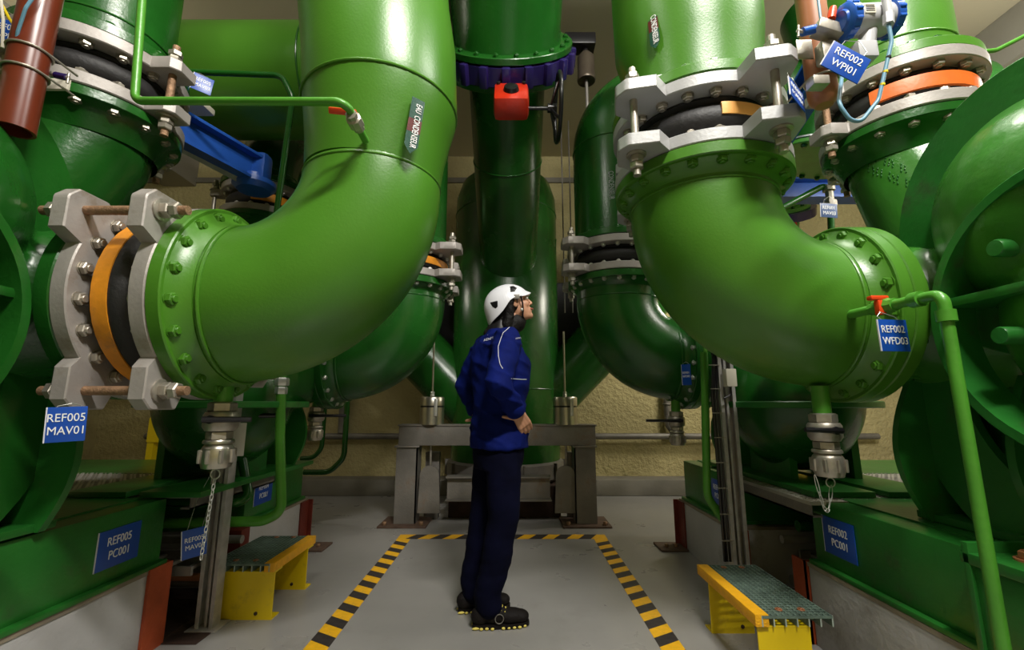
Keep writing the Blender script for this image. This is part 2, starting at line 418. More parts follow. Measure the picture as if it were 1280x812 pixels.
# ------------------------------------------------------------------ shared fastener meshes (local +z outward)
def shared(name, bm, m, sharp=30):
    bmesh.ops.recalc_face_normals(bm, faces=bm.faces); sharpen(bm, sharp)
    me = bpy.data.meshes.new(name); bm.to_mesh(me); bm.free()
    for x in (m if isinstance(m, list) else [m]): me.materials.append(x)
    return me
def bolt_mesh(name, r, m, m2=None):
    bm = B(); lathe(bm, [(0, 0), (r * 1.12, 0), (r * 1.12, r * .14), (0, r * .14)], None, 14)
    hexnut(bm, r, r * .14, r * .95); lathe(bm, [(0, r * .9), (r * .58, r * .9), (r * .58, r * 1.15), (r * .5, r * 1.22), (0, r * 1.22)], None, 10)
    return shared(name, bm, m)
BZ = bolt_mesh('bolt_zinc', .0205, ZINC); BW = bolt_mesh('bolt_bright', .017, ZINCW); BG = bolt_mesh('bolt_green', .0205, GREEN); BGD = bolt_mesh('bolt_dark_green', .019, GREEND)
BP = bolt_mesh('bolt_purple', .019, GREEND)
def bolts(parent, center, axis, R, n, me, ph=0, skip=None, up=(0, 0, 1), name='bolt'):
    F = frame(center, axis, up)
    for k in range(n):
        a = ph + 2 * PI * k / n
        if skip and skip(a): continue
        M = F @ Matrix.Translation((R * math.sin(a), -R * math.cos(a), 0)) @ Matrix.Rotation(random.random() * 1.0, 4, 'Z')
        place(me, name, parent, M)
def flange(bm, center, axis, R, th, rin=0, n=64):
    """disc from center along +axis"""
    ch = .004
    prof = [(rin, 0), (R - ch, 0), (R, ch), (R, th - ch), (R - ch, th), (rin, th)]
    lathe(bm, prof, frame(center, axis), n, closed=rin > 0)
def raised_ring(bm, center, axis, R, r=.006): ring(bm, center, axis, R, r)

# ------------------------------------------------------------------ rubber expansion joint
def joint(label, c, axis, up, ears, Rp=.345, rho=.41, L=.24, orange=None, omat=None, pm=GREYP, bme=BZ, nb=20, rodmat=RUST, earw=.066, nutmat=None, grid=0):
    """c = start of joint, axis outward; local angles measured from -y of frame"""
    nutmat = nutmat or ZINC
    F = frame(c, axis, up); th = .05
    t = thing('expansion_joint', label, 'expansion joint', F @ V((0, 0, L / 2)))
    r0 = Rp * .74
    prof = [(r0 * .8, th + .001), (Rp * .79, th + .001), (Rp * .80, th + .012), (r0 * 1.02, th + .024), (Rp * .80, L * .32), (Rp * .86, L * .40), (Rp * .875, L * .5), (Rp * .86, L * .60), (Rp * .80, L * .68), (r0 * 1.02, L - th - .024), (Rp * .80, L - th - .012), (Rp * .79, L - th - .001), (r0 * .8, L - th - .001)]
    bm = B(); lathe(bm, prof, F, 64); obj('rubber_bellows', bm, RUBBER, t, 50)
    if orange:
        a0, a1, z0, z1 = orange; r1 = Rp * .872
        bm = B(); lathe(bm, [(r1 - .01, z0), (r1 + .004, z0), (r1 + .006, (z0 + z1) / 2), (r1 + .004, z1), (r1 - .01, z1)], F, 48, a0, a1, closed=True)
        obj('orange_band', bm, omat, t)
    for z0 in (0, L - th):
        bm = B(); n = 360; ri = Rp * .72
        cg, sg = math.cos(grid), math.sin(grid)
        def rr(a):
            r = Rp; ux, uy = math.sin(a), -math.cos(a)
            gx, gy = ux * cg + uy * sg, -ux * sg + uy * cg
            for e in ears:
                px, py = rho * math.sin(e), -rho * math.cos(e)
                qx, qy = px * cg + py * sg, -px * sg + py * cg
                if gx * qx < 0 and abs(qx) > .1 or gy * qy < 0 and abs(qy) > .1: continue
                sx = 1 if qx >= 0 else -1; sy = 1 if qy >= 0 else -1
                Xg, Yg, X0, Y0 = gx * sx, gy * sy, abs(qx), abs(qy)
                q = min((X0 + earw) / max(Xg, 1e-4), (Y0 + earw) / max(Yg, 1e-4), (X0 + Y0 + earw * 1.45) / max(Xg + Yg, 1e-4))
                x, y = q * Xg, q * Yg
                if x < X0 - earw * 1.25:      # step back to the ring on the flat side
                    q = q if False else 0
                elif y < Y0 - earw * 1.25: q = 0
                r = max(r, q)
            return r
        A = []; 
        for k in range(n):
            a = 2 * PI * k / n; r = rr(a); s_, c_ = math.sin(a), -math.cos(a)
            A.append([bm.verts.new(F @ V((ri * s_, ri * c_, z0))), bm.verts.new(F @ V(((r - .004) * s_, (r - .004) * c_, z0))), bm.verts.new(F @ V((r * s_, r * c_, z0 + .004))), bm.verts.new(F @ V((r * s_, r * c_, z0 + th - .004))), bm.verts.new(F @ V(((r - .004) * s_, (r - .004) * c_, z0 + th))), bm.verts.new(F @ V((ri * s_, ri * c_, z0 + th)))])
        for k in range(n):
            for j in range(6):
                bm.faces.new((A[k][j], A[k][(j + 1) % 6], A[(k + 1) % n][(j + 1) % 6], A[(k + 1) % n][j]))
        obj('retaining_plate', bm, pm, t, 32)
    for e in ears:
        p = V((rho * math.sin(e), -rho * math.cos(e), 0))
        bm = B(); rod(bm, F @ (p + V((0, 0, -.085))), F @ (p + V((0, 0, L + .085))), .0145, 14)
        ro = obj('tie_rod', bm, rodmat, t)
        for sgn, z in ((1, L), (-1, 0)):
            bm = B()
            Q = F @ Matrix.Translation(p + V((0, 0, z))) @ (Matrix() if sgn > 0 else Matrix.Rotation(PI, 4, 'X'))
            lathe(bm, [(0, 0), (.036, 0), (.036, .006), (.031, .008), (0, .008)], Q, 20); obj('washer', bm, nutmat, ro)
            b2 = B()
            hexnut(b2, .026, .008, .034, Q); o = obj('nut', b2, nutmat, ro)
            b2 = B(); hexnut(b2, .026, .036, .060, Q @ Matrix.Rotation(.4, 4, 'Z')); o = obj('nut', b2, nutmat, ro)
    near = lambda a: any(abs((a - e + PI) % (2 * PI) - PI) < .0 for e in ears)
    Rb = Rp * .885
    for k in range(nb):
        a = 2 * PI * (k + .5) / nb
        for z, fl in ((th, 0), (L - th, 1)):
            M = F @ Matrix.Translation((Rb * math.sin(a), -Rb * math.cos(a), z)) @ (Matrix.Rotation(PI, 4, 'X') if fl else Matrix()) @ Matrix.Rotation(random.random(), 4, 'Z')
            place(bme, 'bolt', t, M)
    return t
def arc_pts(cen, a, b, ang0, ang1, R, n=24):
    return [V(cen) + (V(a) * math.cos(ang0 + (ang1 - ang0) * k / n) + V(b) * math.sin(ang0 + (ang1 - ang0) * k / n)) * R for k in range(n + 1)]

# ------------------------------------------------------------------ suction elbows
def elbow(label, s, yc, zc, xv, R, xf_, r0, r1, ztop, bme=BG, pm=GREEN, fl2=True, nb=20):
    """horizontal flange at x = s*xf_ facing outward, bending up to the vertical at x = s*xv, ending at ztop"""
    t = thing('suction_elbow', label, 'pipe elbow', (s * xv, yc, zc - r0))
    path = [(s * xf_, yc, zc), (s * (xf_ - .05), yc, zc)]
    ac = arc_pts((s * (xv + R), yc, zc + R), (0, 0, -1), (-s, 0, 0), 0, PI / 2, R, 36)
    if xf_ - (xv + R) > .06: path.append((s * (xv + R + .01), yc, zc))
    path += ac
    if ztop - (zc + R) > .01: path.append((s * xv, yc, ztop))
    n = len(path); rad = []
    for i, p in enumerate(path): rad.append(r0 + (r1 - r0) * min(1, max(0, (i - 2) / (n - 3))))
    bm = B(); sweep(bm, path, rad, 72); obj('pipe', bm, pm, t, 50)
    bm = B(); flange(bm, (s * xf_, yc, zc), (-s, 0, 0), .345, .045); 
    lathe(bm, [(r0 + .045, .045), (r0 + .02, .06), (r0 + .003, .10), (0.1, .10)], frame((s * xf_, yc, zc), (-s, 0, 0)), 64)
    f = obj('flange', bm, pm, t)
    bolts(t, (s * (xf_ - .045), yc, zc), (-s, 0, 0), .31, nb, bme, PI / nb)
    bm = B(); raised_ring(bm, (s * (xf_ - .115), yc, zc), (1, 0, 0), r0 + .001); raised_ring(bm, (s * xv, yc, zc + R), (0, 0, 1), r1, .005)
    obj('weld_bead', bm, pm, t)
    if fl2:
        bm = B(); flange(bm, (s * xv, yc, ztop), (0, 0, -1), .345, .045)
        lathe(bm, [(r1 + .04, .045), (r1 + .012, .065), (r1, .09), (.1, .09)], frame((s * xv, yc, ztop), (0, 0, -1)), 64)
        obj('flange', bm, pm, t)
        bolts(t, (s * xv, yc, ztop - .045), (0, 0, -1), .31, nb, bme, PI / nb)
    return t
LY, LZ, RY, RZ = 1.62, 1.41, 1.76, 1.40
FY = 3.18
LV, RV = .535, .79
e1 = elbow('big green elbow nearest the camera on the left, beside the full orange ring', -1, LY, LZ, LV, .47, 1.08, .286, .252, LZ + .48, fl2=False)
e2 = elbow('big green elbow nearest the camera on the right, under the pale orange patch', 1, RY, RZ, RV, .45, 1.31, .285, .285, 1.955)
e3 = elbow('green elbow at the back right, under the joint with no orange on it', 1, FY, 1.36, .76, .42, 1.22, .285, .285, 1.93, BW, GREEND)  # back elbows take the shaded copy of the green
e4 = elbow('green elbow at the back left, half hidden behind the near left elbow', -1, FY, 1.36, .78, .42, 1.26, .285, .285, 1.90, BW, GREEND)
U45 = [math.radians(a) for a in (36, 125, 216, 306)]
# frame for x axis: up = (0,0,1) -> local x = up x z
joint('rubber expansion joint with grey plates and full orange ring at the left elbow', (-1.08, LY, LZ), (-1, 0, 0), (0, 0, 1), U45, L=.28, rho=.395, earw=.058, orange=(0, 2 * PI - .001, .148, .196), omat=ORANGE)
joint('rubber expansion joint with light grey plates and pale orange patch above the near right elbow', (RV, RY, 1.957), (0, 0, 1), (0, 1, 0), [math.radians(a) for a in (-54, 16, 118, 208)], L=.27, grid=math.radians(-12), orange=(math.radians(-6), math.radians(72), .125, .172), omat=ORANGEL, pm=GREYPL, bme=BZ, rodmat=ZINC)
joint('plain black expansion joint between grey plates on the back right elbow', (.76, FY, 1.935), (0, 0, 1), (0, 1, 0), [math.radians(a) for a in (-58, 45, 125, 225)], pm=GREYP, bme=BW, rodmat=ZINC)
joint('expansion joint with orange band at the back left, right of the near elbow', (-.78, FY, 1.905), (0, 0, 1), (0, 1, 0), [math.radians(a) for a in (-45, 62, 135, 225)], orange=(math.radians(20), math.radians(110), .10, .15), omat=ORANGE, pm=GREYP, bme=BW, rodmat=ZINC)

# ------------------------------------------------------------------ risers above the joints
def riser(name, label, path, rad, pm=GREEN, welds=(), fl=None, bme=BG, n=64):
    t = thing(name, label, 'pipe', V(path[0]))
    bm = B(); sweep(bm, path, rad, n); obj('pipe', bm, pm, t, 50)
    if fl:
        c, ax, R = fl; bm = B(); flange(bm, c, ax, R, .045); obj('flange', bm, pm, t)
        bolts(t, V(c) + V(ax) * .045, ax, R - .035, 20, bme, PI / 20)
    for c, ax, R in welds:
        bm = B(); raised_ring(bm, c, ax, R, .005); obj('weld_bead', bm, pm, t)
    return t
xl = -LV; zt = LZ + .483
pth = [(xl, LY, zt), (xl + .005, LY, 2.0), (xl + .01, LY, 2.10), (xl + .015, LY, 2.17), (xl + .015, LY, 2.22), (xl, LY, 2.45), (xl - .03, LY, 2.65), (xl - .05, LY, 2.9), (xl - .06, LY, 3.2), (xl - .06, LY, 4.3)]
rl = riser('suction_riser', 'tall green pipe rising from the near left elbow with a flow sticker', pth, [.252, .262, .278, .292, .297, .302, .302, .30, .30, .30], GREEN, [((xl + .014, LY, 2.19), (0, 0, 1), .296)])
r2 = riser('suction_riser', 'green pipe rising above the near right expansion joint with a flow sticker', [(RV, RY, 2.23), (RV, RY, 2.3), (RV, RY, 2.5), (RV - .01, RY, 2.62), (RV - .01, RY, 2.9), (RV - .01, RY, 3.6)], [.285, .285, .29, .31, .315, .315], GREEN, [], ((RV, RY, 2.23), (0, 0, 1), .345))
ac = arc_pts((.76 + .45, FY, 2.95), (-1, 0, 0), (0, 0, 1), 0, PI / 2, .45, 20)
r3 = riser('suction_riser', 'dark green pipe above the back right expansion joint, bending right at the top', [(.76, FY, 2.18)] + ac + [(3.6, FY, 3.4)], .285, GREEND, [((.76, FY, 2.95), (0, 0, 1), .286)], ((.76, FY, 2.18), (0, 0, 1), .345), BGD)
r4 = riser('suction_riser', 'dark green pipe above the back left expansion joint, mostly hidden', [(-.78, FY, 2.15), (-.78, FY, 3), (-.78, FY, 4.4)], .285, GREEND, [], ((-.78, FY, 2.15), (0, 0, 1), .345), BGD)
# horizontal header at upper left behind the near riser
t = thing('header_pipe', 'horizontal green header pipe at the upper left behind the riser', 'pipe', (-1.6, 2.7, 2.8))
bm = B(); sweep(bm, [(-4.3, 2.72, 3.2), (-1.3, 2.72, 3.2)] + arc_pts((-1.2, 2.24, 3.2), (0, 1, 0), (1, 0, 0), 0, PI / 2.1, .48, 12) + [(-.70, 1.9, 3.2)], .36, 56); obj('pipe', bm, GREEN, t, 50)
bm = B(); raised_ring(bm, (-1.30, 2.72, 3.2), (1, 0, 0), .362, .006); obj('weld_bead', bm, GREEND, t)
# ------------------------------------------------------------------ pumps
def pump(label, s, yc, zc, xf_, near=True, dxd=.66):
    t = thing('pump', label, 'pump', (s * (xf_ + .5), yc - .5, .633))
    bm = B()
    if near:
        yb, zb = yc - .58, zc - .08
        chain(bm, [(s * (xf_ + .08), yc, zc), (s * (xf_ + .22), yc - .03, zc), (s * (xf_ + .55), yc - .22, zc - .03)], [.25, .26, .34], 28)
        chain(bm, [(s * (xf_ + .60), yc - .12, 1.5), (s * (xf_ + .52), yc - .0, 1.78), (s * (xf_ + (.44 if s > 0 else .39)), yc + .07, 2.07)], [.36, .26, .215], 28)
        dcx, dcy, dcz = xf_ + (.44 if s > 0 else .39), yc + .08, 2.16
        ell(bm, (s * (xf_ + .45), yc - .55, 1.62), (.42, .39, .40), None, 32)          # upper scroll
        ell(bm, (s * (xf_ + .28), yc - .72, 1.28), (.235, .34, .34), None, 32)          # cover
        ell(bm, (s * (xf_ + .80), yc - .45, 1.25), (.50, .60, .62), None, 32)
    else:
        yb, zb = yc - .50, 1.26
        chain(bm, [(s * (xf_ + .08), yc, zc), (s * (xf_ + .20), yc - .1, zc - .05), (s * (xf_ + .36), yc - .38, zc - .12)], [.25, .27, .34], 28)
        dcx, dcy, dcz = xf_ + dxd, yc + .08, 2.37
        chain(bm, [(s * (xf_ + .45), yc - .35, 1.4), (s * (xf_ + .30 + dxd / 2), yc - .05, 1.8), (s * dcx, dcy, 2.30)], [.36, .28, .225], 28)
        ell(bm, (s * (xf_ + .40), yb - .02, 1.10), (.34, .40, .42), None, 32)
    out = fuse(bm, .015 if near else .02, 5)
    for v in out.verts: v.co.z = max(v.co.z, .634)
    obj('casing', out, GREENM if near and s > 0 else GREEND, t, 60)  # near right casing in the brighter copy, the others in the shaded one
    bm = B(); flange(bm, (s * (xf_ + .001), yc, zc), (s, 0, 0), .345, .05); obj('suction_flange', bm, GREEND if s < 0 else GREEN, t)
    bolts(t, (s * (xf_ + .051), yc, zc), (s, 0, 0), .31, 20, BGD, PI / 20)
    def ribplate(x, R0, R1, th, cy, cz, a0=0, a1=2 * PI - .001, m=SKID if s > 0 else GREEND):  # left pump ribs darkened with the shaded green
        bm = B(); lathe(bm, [(R0, 0), (R1 - .005, 0), (R1, .005), (R1, th - .005), (R1 - .005, th), (R0, th)], frame((s * x, cy, cz), (s, 0, 0)), 60, a0, a1, closed=True)
        obj('rib', bm, m, t)
    if near:
        ribplate(xf_ + .19, .22, .44, .03, yc - .54, 1.62)
        ribplate(xf_ + .03, .355, .385, .12, yc - .73, 1.28)
        ribplate(xf_ + .24, .40, .64, .03, yc - .60, 1.12)
        ribplate(xf_ + .52, .45, .72, .03, yc - .42, 1.20)
        bm = B(); box2(bm, (s * (xf_ + .05), yc - 1.02, 1.345), (s * (xf_ + .40), yc - .36, 1.375), .01); obj('split_flange', bm, SKID if s > 0 else GREEND, t)
        for dy, z in (((-.575, 1.475), (-.545, 1.235), (-.80, 1.50), (-.83, 1.20)) if s > 0 else ()):
            bm = B(); lathe(bm, [(0, .075), (.022, .074), (.025, .068), (.025, 0), (.045, -.03)], frame((s * (xf_ + .10), yc + dy, z), (-s, 0, 0)), 18); obj('stud', bm, SKID, t)
        fins = ((yc - .04, .34), (yc - .34, .40))
    else:
        bm = B(); lathe(bm, [(.30, 0), (.43, 0), (.435, .005), (.435, .03), (.43, .035), (.30, .035)], Matrix.Translation((s * (xf_ + .40), yb - .02, 1.03)), 56, closed=True); obj('split_flange', bm, SKID, t)
        fins = ((yc - .1, .34),)
    for q, (yy, hh) in enumerate(fins):
        pts = []
        for k in range(15):
            u = k / 14; pts.append((math.sin(u * PI * .9) * -.10 + .03 * u, zc - .26 - u * (zc - .26 - .634)))
        poly = pts + [(.30, .634), (.26, zc - .26)]
        F = Matrix(((s, 0, 0, s * (xf_ + .20 + .1 * q)), (0, 0, 1, yy), (0, 1, 0, 0), (0, 0, 0, 1)))
        bm = B(); prism(bm, poly, -.013, .013, F); obj('support_fin', bm, SKID, t)
    for dx in ((.35, 1.15) if near else (.28, .62)):
        h_ = .60 if near else .72
        bm = B(); box2(bm, (s * (xf_ + dx - .02), yb - (.40 if near else .2), .64), (s * (xf_ + dx + .02), yb + (.40 if near else .2), zb - (.22 if near else .26))); box2(bm, (s * (xf_ + dx - .14), yb - .62 + (0 if near else .06), .634), (s * (xf_ + dx + .14), yb + .60, .66), .004)
        obj('foot', bm, SKID, t)
    dc = V((s * dcx, dcy, dcz))
    bm = B(); flange(bm, dc, (0, 0, 1), .30, .04); lathe(bm, [(.30, 0), (.26, -.02), (.225, -.09)], frame(dc, (0, 0, 1)), 48); obj('discharge_flange', bm, GREEND, t)
    bolts(t, dc, (0, 0, -1), .27, 16, BZ if near else BGD, .2)
    return t, dc
pr, dr = pump('big green cast pump on the right nearest the camera, with round ribbed casing', 1, RY, RZ, 1.31)
pl, dl = pump('dark green cast pump on the left nearest the camera, beyond the grey plated joint', -1, LY, LZ, 1.36)
pr2, dr2 = pump('green pump at the back right whose bowl rests over the walkway', 1, FY, 1.36, 1.22, False, .42)
pl2, dl2 = pump('dark green pump at the back left behind the strut post', -1, FY, 1.36, 1.26, False)

# skids (base frames) on the plinths
def skid(label, s, x0, y0, y1):
    t = thing('pump_skid', label, 'base frame', (s * (x0 + .8), (y0 + y1) / 2, .343))
    bm = B(); box2(bm, (s * x0, y0, .36), (s * 4.1, y1, .625), .012); obj('body', bm, SKID, t)
    bm = B(); box2(bm, (s * (x0 - .025), y0, .343), (s * 4.1, y1 + .012, .362), .004); obj('bottom_lip', bm, SKID, t)
    bm = B(); box2(bm, (s * (x0 + .10), y0 + .03, .625), (s * 4.0, y1 - .03, .632)); obj('top_plate', bm, SKID, t)
    return t
s1 = skid('green base frame on the left plinth nearest the camera, with the big blue sign', -1, 1.585, .40, 2.17)
s2 = skid('green base frame on the right plinth nearest the camera, with the big blue sign', 1, 1.37, .40, 2.17)
s3 = skid('green base frame at the back left behind the green tube loops', -1, 1.60, 2.83, 3.58)
s4 = skid('green base frame at the back right behind the right strut post', 1, 1.31, 2.83, 3.56)
# bolted mounting bracket on the near right skid
t = thing('mounting_bracket', 'green bolted mounting bracket with a brass-coloured bolt on the near right base frame', 'bracket', (1.42, 1.28, .36))
bm = B(); box2(bm, (1.30, 1.02, .60), (1.55, 1.40, .632), .004); obj('top_plate', bm, SKID, t)
bm = B(); box2(bm, (1.31, 1.06, .345), (1.37, 1.38, .598), .004); box2(bm, (1.30, 1.37, .36), (1.5, 1.39, .66), .003); obj('web', bm, SKID, t)
bm = B(); lathe(bm, [(0, .0), (.034, 0), (.034, .005), (0, .005)], Matrix.Translation((1.40, 1.30, .632)), 20); hexnut(bm, .024, .005, .026, Matrix.Translation((1.40, 1.30, .632))); obj('bolt', bm, BROWNL, t)

# discharge joints and risers
EA = [math.radians(a) for a in (-82, 82, 180)]
joint('expansion joint with red-orange band on the discharge of the near right pump', dr + V((0, 0, .042)), (0, 0, 1), (0, 1, 0), [math.radians(a) for a in (80, -85, 180)], Rp=.305, rho=.345, orange=(math.radians(-60), math.radians(50), .09, .15), omat=ORANGER, bme=BZ, nb=16, earw=.05)
joint('black expansion joint in shadow on the discharge of the near left pump', dl + V((0, 0, .042)), (0, 0, 1), (0, 1, 0), EA, Rp=.305, rho=.345, bme=BZ, nb=16, earw=.05)
joint('small looking expansion joint with orange band under the blue beam at the back left', dl2 + V((0, 0, .042)), (0, 0, 1), (0, 1, 0), [math.radians(a) for a in (-78, 78, 180)], Rp=.29, rho=.35, orange=(math.radians(10), math.radians(80), .09, .15), omat=ORANGE, bme=BW, nb=16, earw=.03, rodmat=ZINC)
joint('expansion joint on the discharge of the back right pump, behind the near right joint', dr2 + V((0, 0, .042)), (0, 0, 1), (0, 1, 0), [math.radians(a) for a in (-80, 80, 180)], Rp=.29, rho=.35, bme=BW, nb=16, earw=.03, rodmat=ZINC)
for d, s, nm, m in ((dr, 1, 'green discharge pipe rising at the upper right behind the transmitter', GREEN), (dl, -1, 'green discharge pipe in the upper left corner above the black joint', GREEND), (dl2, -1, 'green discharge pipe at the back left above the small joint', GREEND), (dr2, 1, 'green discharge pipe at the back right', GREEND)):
    z0 = d.z + .282; c = (d.x, d.y, z0)
    if d is dl or d is dl2 and True:
        path = [(d.x, d.y, z0)] + arc_pts((d.x, d.y + .4, z0 + .12), (0, -1, 0), (0, 0, 1), 0, PI / 2, .4, 14) + [(d.x, d.y + .75, z0 + .52)]
        rr = .215
    else:
        path = [(d.x, d.y, z0), (d.x, d.y, z0 + .12), (d.x, d.y, z0 + .4), (d.x, d.y, 4.3)]; rr = .235
    if d is dl: path = [(d.x, d.y, z0), (d.x, d.y, z0 + .2), (d.x, d.y, 4.3)]; rr = .23
    riser('discharge_riser', nm, path, rr, m, [((d.x, d.y, z0 + .13), (0, 0, 1), rr)], (c, (0, 0, 1), .30), BGD, 48)
bm = B(); sweep(bm, [(1.28, 2.55, 2.45), (1.26, 2.5, 2.9), (1.22, 2.42, 4.3)], [.22, .27, .30], 40)
tag(obj('vertical_pipe', bm, GREEND), 'dark green pipe rising just right of the near right riser', 'pipe')

# ------------------------------------------------------------------ centre manifold
HXc, HYc = -.07, 5.0
t = thing('manifold', 'huge vertical green manifold pipe behind the person, with three branches', 'pipe manifold', (HXc, HYc, .45))
bm = B()
prof = [(0, 3.80), (.2, 3.78), (.40, 3.70), (.52, 3.58), (.577, 3.40), (.585, 3.2), (.585, .48), (0, .48)]
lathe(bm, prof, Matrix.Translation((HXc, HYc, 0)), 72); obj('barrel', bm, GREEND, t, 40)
nn = V((0, -.82, .572))
p0 = V((HXc + .03, HYc, 2.28))
bm = B(); sweep(bm, [p0, p0 + nn * 2.33], .30, 56); obj('front_branch', bm, GREEND, t, 50)
bm = B(); raised_ring(bm, p0 + nn * 1.6, nn, .301, .006); obj('weld_bead', bm, GREEND, t); bm = B(); raised_ring(bm, (HXc, HYc, 3.2), (0, 0, 1), .586, .006); obj('weld_bead', bm, GREEND, t); bm = B(); raised_ring(bm, (HXc, HYc, 1.2), (0, 0, 1), .586, .006); obj('weld_bead', bm, GREEND, t)
for s in (-1, 1):
    a = V((HXc, HYc, .66)); d = V((s * .707, 0, .707))
    bm = B(); sweep(bm, [a + d * .3, a + d * 3.6], .30, 56)
    obj('side_branch', bm, GREEND, t, 50)
for s in (-1, 1):    # narrow stiffener seam plates
    bm = B(); sweep(bm, [(HXc + s * .57, HYc - .14, 2.9), (HXc + s * .50, HYc - .26, 2.2), (HXc + s * .47, HYc - .30, 1.6), (HXc + s * .53, HYc - .2, .9)], .008, 8); obj('weld_seam', bm, GREEND, t)
bm = B(); lathe(bm, [(0, .30), (.60, .30), (.62, .32), (.62, .46), (.58, .482), (0, .482)], Matrix.Translation((HXc, HYc, 0)), 64); obj('ring_foot', bm, FRAME, t)
for k in range(10):
    a = 2 * PI * k / 10 + .3; c = V((HXc + .63 * math.sin(a), HYc - .63 * math.cos(a), .39))
    bm = B(); box(bm, (0, 0, 0), (.012, .04, .16), Matrix.Translation(c) @ Matrix.Rotation(a, 4, 'Z')); obj('foot_gusset', bm, FRAME, t)
# butterfly valve at the top
vc = p0 + nn * 2.34
t = thing('butterfly_valve', 'dark purple lugged butterfly valve at the top centre', 'valve', vc)
bm = B(); lathe(bm, [(.28, 0), (.46, 0), (.49, .01), (.49, .13), (.46, .14), (.28, .14)], frame(vc, nn), 64, closed=True); obj('body', bm, PURPLE, t)
F = frame(vc, nn)
for k in range(20):
    a = 2 * PI * k / 20
    bm = B(); box(bm, (0, -.49, .07), (.062, .07, .14), F @ Matrix.Rotation(a, 4, 'Z'), .014); obj('lug', bm, PURPLE, t)
bm = B(); flange(bm, vc - nn * .045, nn, .46, .044); obj('lower_flange', bm, GREEND, t)
# gearbox and hand wheel
gp = P(639, 127, 2.72)
g = thing('valve_gearbox', 'red gearbox with black hand wheel under the purple valve', 'gearbox', gp)
bm = B(); box(bm, (0, 0, 0), (.235, .16, .235), Matrix.Translation(gp) @ Matrix.Rotation(-.5, 4, 'X'), .035); obj('housing', bm, RED, g)
Fg = Matrix.Translation(gp) @ Matrix.Rotation(-.5, 4, 'X')
bm = B(); lathe(bm, [(0, .025), (.045, .022), (.052, .0), (.052, -.02)], Fg @ Matrix.Translation((0, -.085, -.01)) @ Matrix.Rotation(PI / 2, 4, 'X'), 24)
for v in bm.verts: pass
obj('indicator_cap', bm, BLACK, g)
for dx in (-.085, .085):
    bm = B(); hexnut(bm, .014, 0, .015, Fg @ Matrix.Translation((dx, -.08, .085)) @ Matrix.Rotation(PI / 2, 4, 'X')); obj('bolt', bm, BLACK, g)
wp = gp + V((.305, 0, -.05))
bm = B(); rod(bm, gp + V((.10, 0, -.05)), wp, .013); obj('shaft', bm, BLACK, g)
bm = B(); ring(bm, wp + V((.01, 0, 0)), (1, 0, 0), .215, .014, 40, 10)
lathe(bm, [(0, -.03), (.03, -.03), (.03, .03), (0, .03)], frame(wp + V((-.03, 0, 0)), (1, 0, 0)), 16)
for k in range(5):
    a = 2 * PI * k / 5 + .3; rod(bm, wp + V((-.04, 0, 0)), wp + V((.01, .213 * math.cos(a), .213 * math.sin(a))), .009, 8)
obj('hand_wheel', bm, BLACK, g)
# pipe above the valve
t = thing('upper_pipe', 'green pipe coming towards the camera above the purple valve', 'pipe', vc + nn * .2)
bm = B(); flange(bm, vc + nn * .145, nn, .49, .045); obj('flange', bm, GREEND, t)
ex = vc + nn * .30
bm = B(); sweep(bm, [vc + nn * .15, vc + nn * .25, vc + nn * .9, vc + nn * 1.2 + V((0, 0, .05))], [.41, .395, .395, .395], 56); obj('pipe', bm, GREEND, t, 50)
bolts(t, vc + nn * .19, nn, .45, 20, BP, PI / 20)

# spring hangers
def can(label, p, r, h, up_to, down=None, rodr=.009):
    t = thing('spring_hanger', label, 'spring can', p)
    M = Matrix.Translation(p)
    bm = B(); lathe(bm, [(0, 0), (r, 0), (r, h * .62), (0, h * .62)], M, 36); obj('lower_can', bm, STEEL, t)
    bm = B(); lathe(bm, [(0, h * .62), (r * .97, h * .62), (r * .97, h * .68), (0, h * .68)], M, 36); obj('slot_band', bm, BLACK, t)
    bm = B(); lathe(bm, [(0, h * .68), (r, h * .68), (r, h * .96), (r * .94, h), (0, h)], M, 36); obj('upper_can', bm, STEEL, t)
    bm = B(); box(bm, (r * .45, -r * .93, h * .62), (.03, .014, h * .62), M, .005); obj('travel_plate', bm, ZINCW, t)
    bm = B(); hexnut(bm, .021, h, h + .026, M); hexnut(bm, .019, h + .028, h + .05, M); obj('nut', bm, ZINCW, t)
    bm = B(); rod(bm, p + V((0, 0, h)), p + V((0, 0, h)) * 1 + V((0, 0, up_to)), rodr); obj('rod', bm, FRAME if rodr < .0 else STEEL, t)
    if down:
        bm = B(); rod(bm, p - V((0, 0, down)), p, .011); obj('lower_rod', bm, ZINC, t)
        bm = B(); ring(bm, p - V((0, 0, down + .03)), (0, 1, 0), .03, .013, 20, 8); obj('eye', bm, ZINC, t)
    return t
FT = .865
can('brushed steel spring can on the left end of the grey frame', V((-.745, 4.25, FT)), .112, .25, .62, .55)
can('brushed steel spring can on the right end of the grey frame', V((.495, 4.25, FT)), .112, .25, .62, .55)
for x, lab in ((.50, 'left of two thin steel rods hanging right of the manifold'), (.575, 'right of two thin steel rods hanging right of the manifold')):
    bm = B(); rod(bm, (x, 4.15, 1.9), (x, 4.15, 3.9), .006, 8); tag(obj('hanger_rod', bm, FRAME), lab, 'rod')
hp = P(733, 100, 3.2)
t = thing('spring_hanger', 'grey spring can hanging beside the purple valve, with a long eye rod', 'spring can', hp)
bm = B(); lathe(bm, [(0, 0), (.05, 0), (.07, -.012), (.074, 0), (.068, .012), (.068, .20), (.03, .25), (0, .25)], Matrix.Translation(hp), 28); obj('can', bm, BROWND, t)
q = P(730, 163, 3.2)
bm = B(); rod(bm, V((hp.x, 3.2, q.z + .03)), hp, .013); obj('rod', bm, FRAME, t)
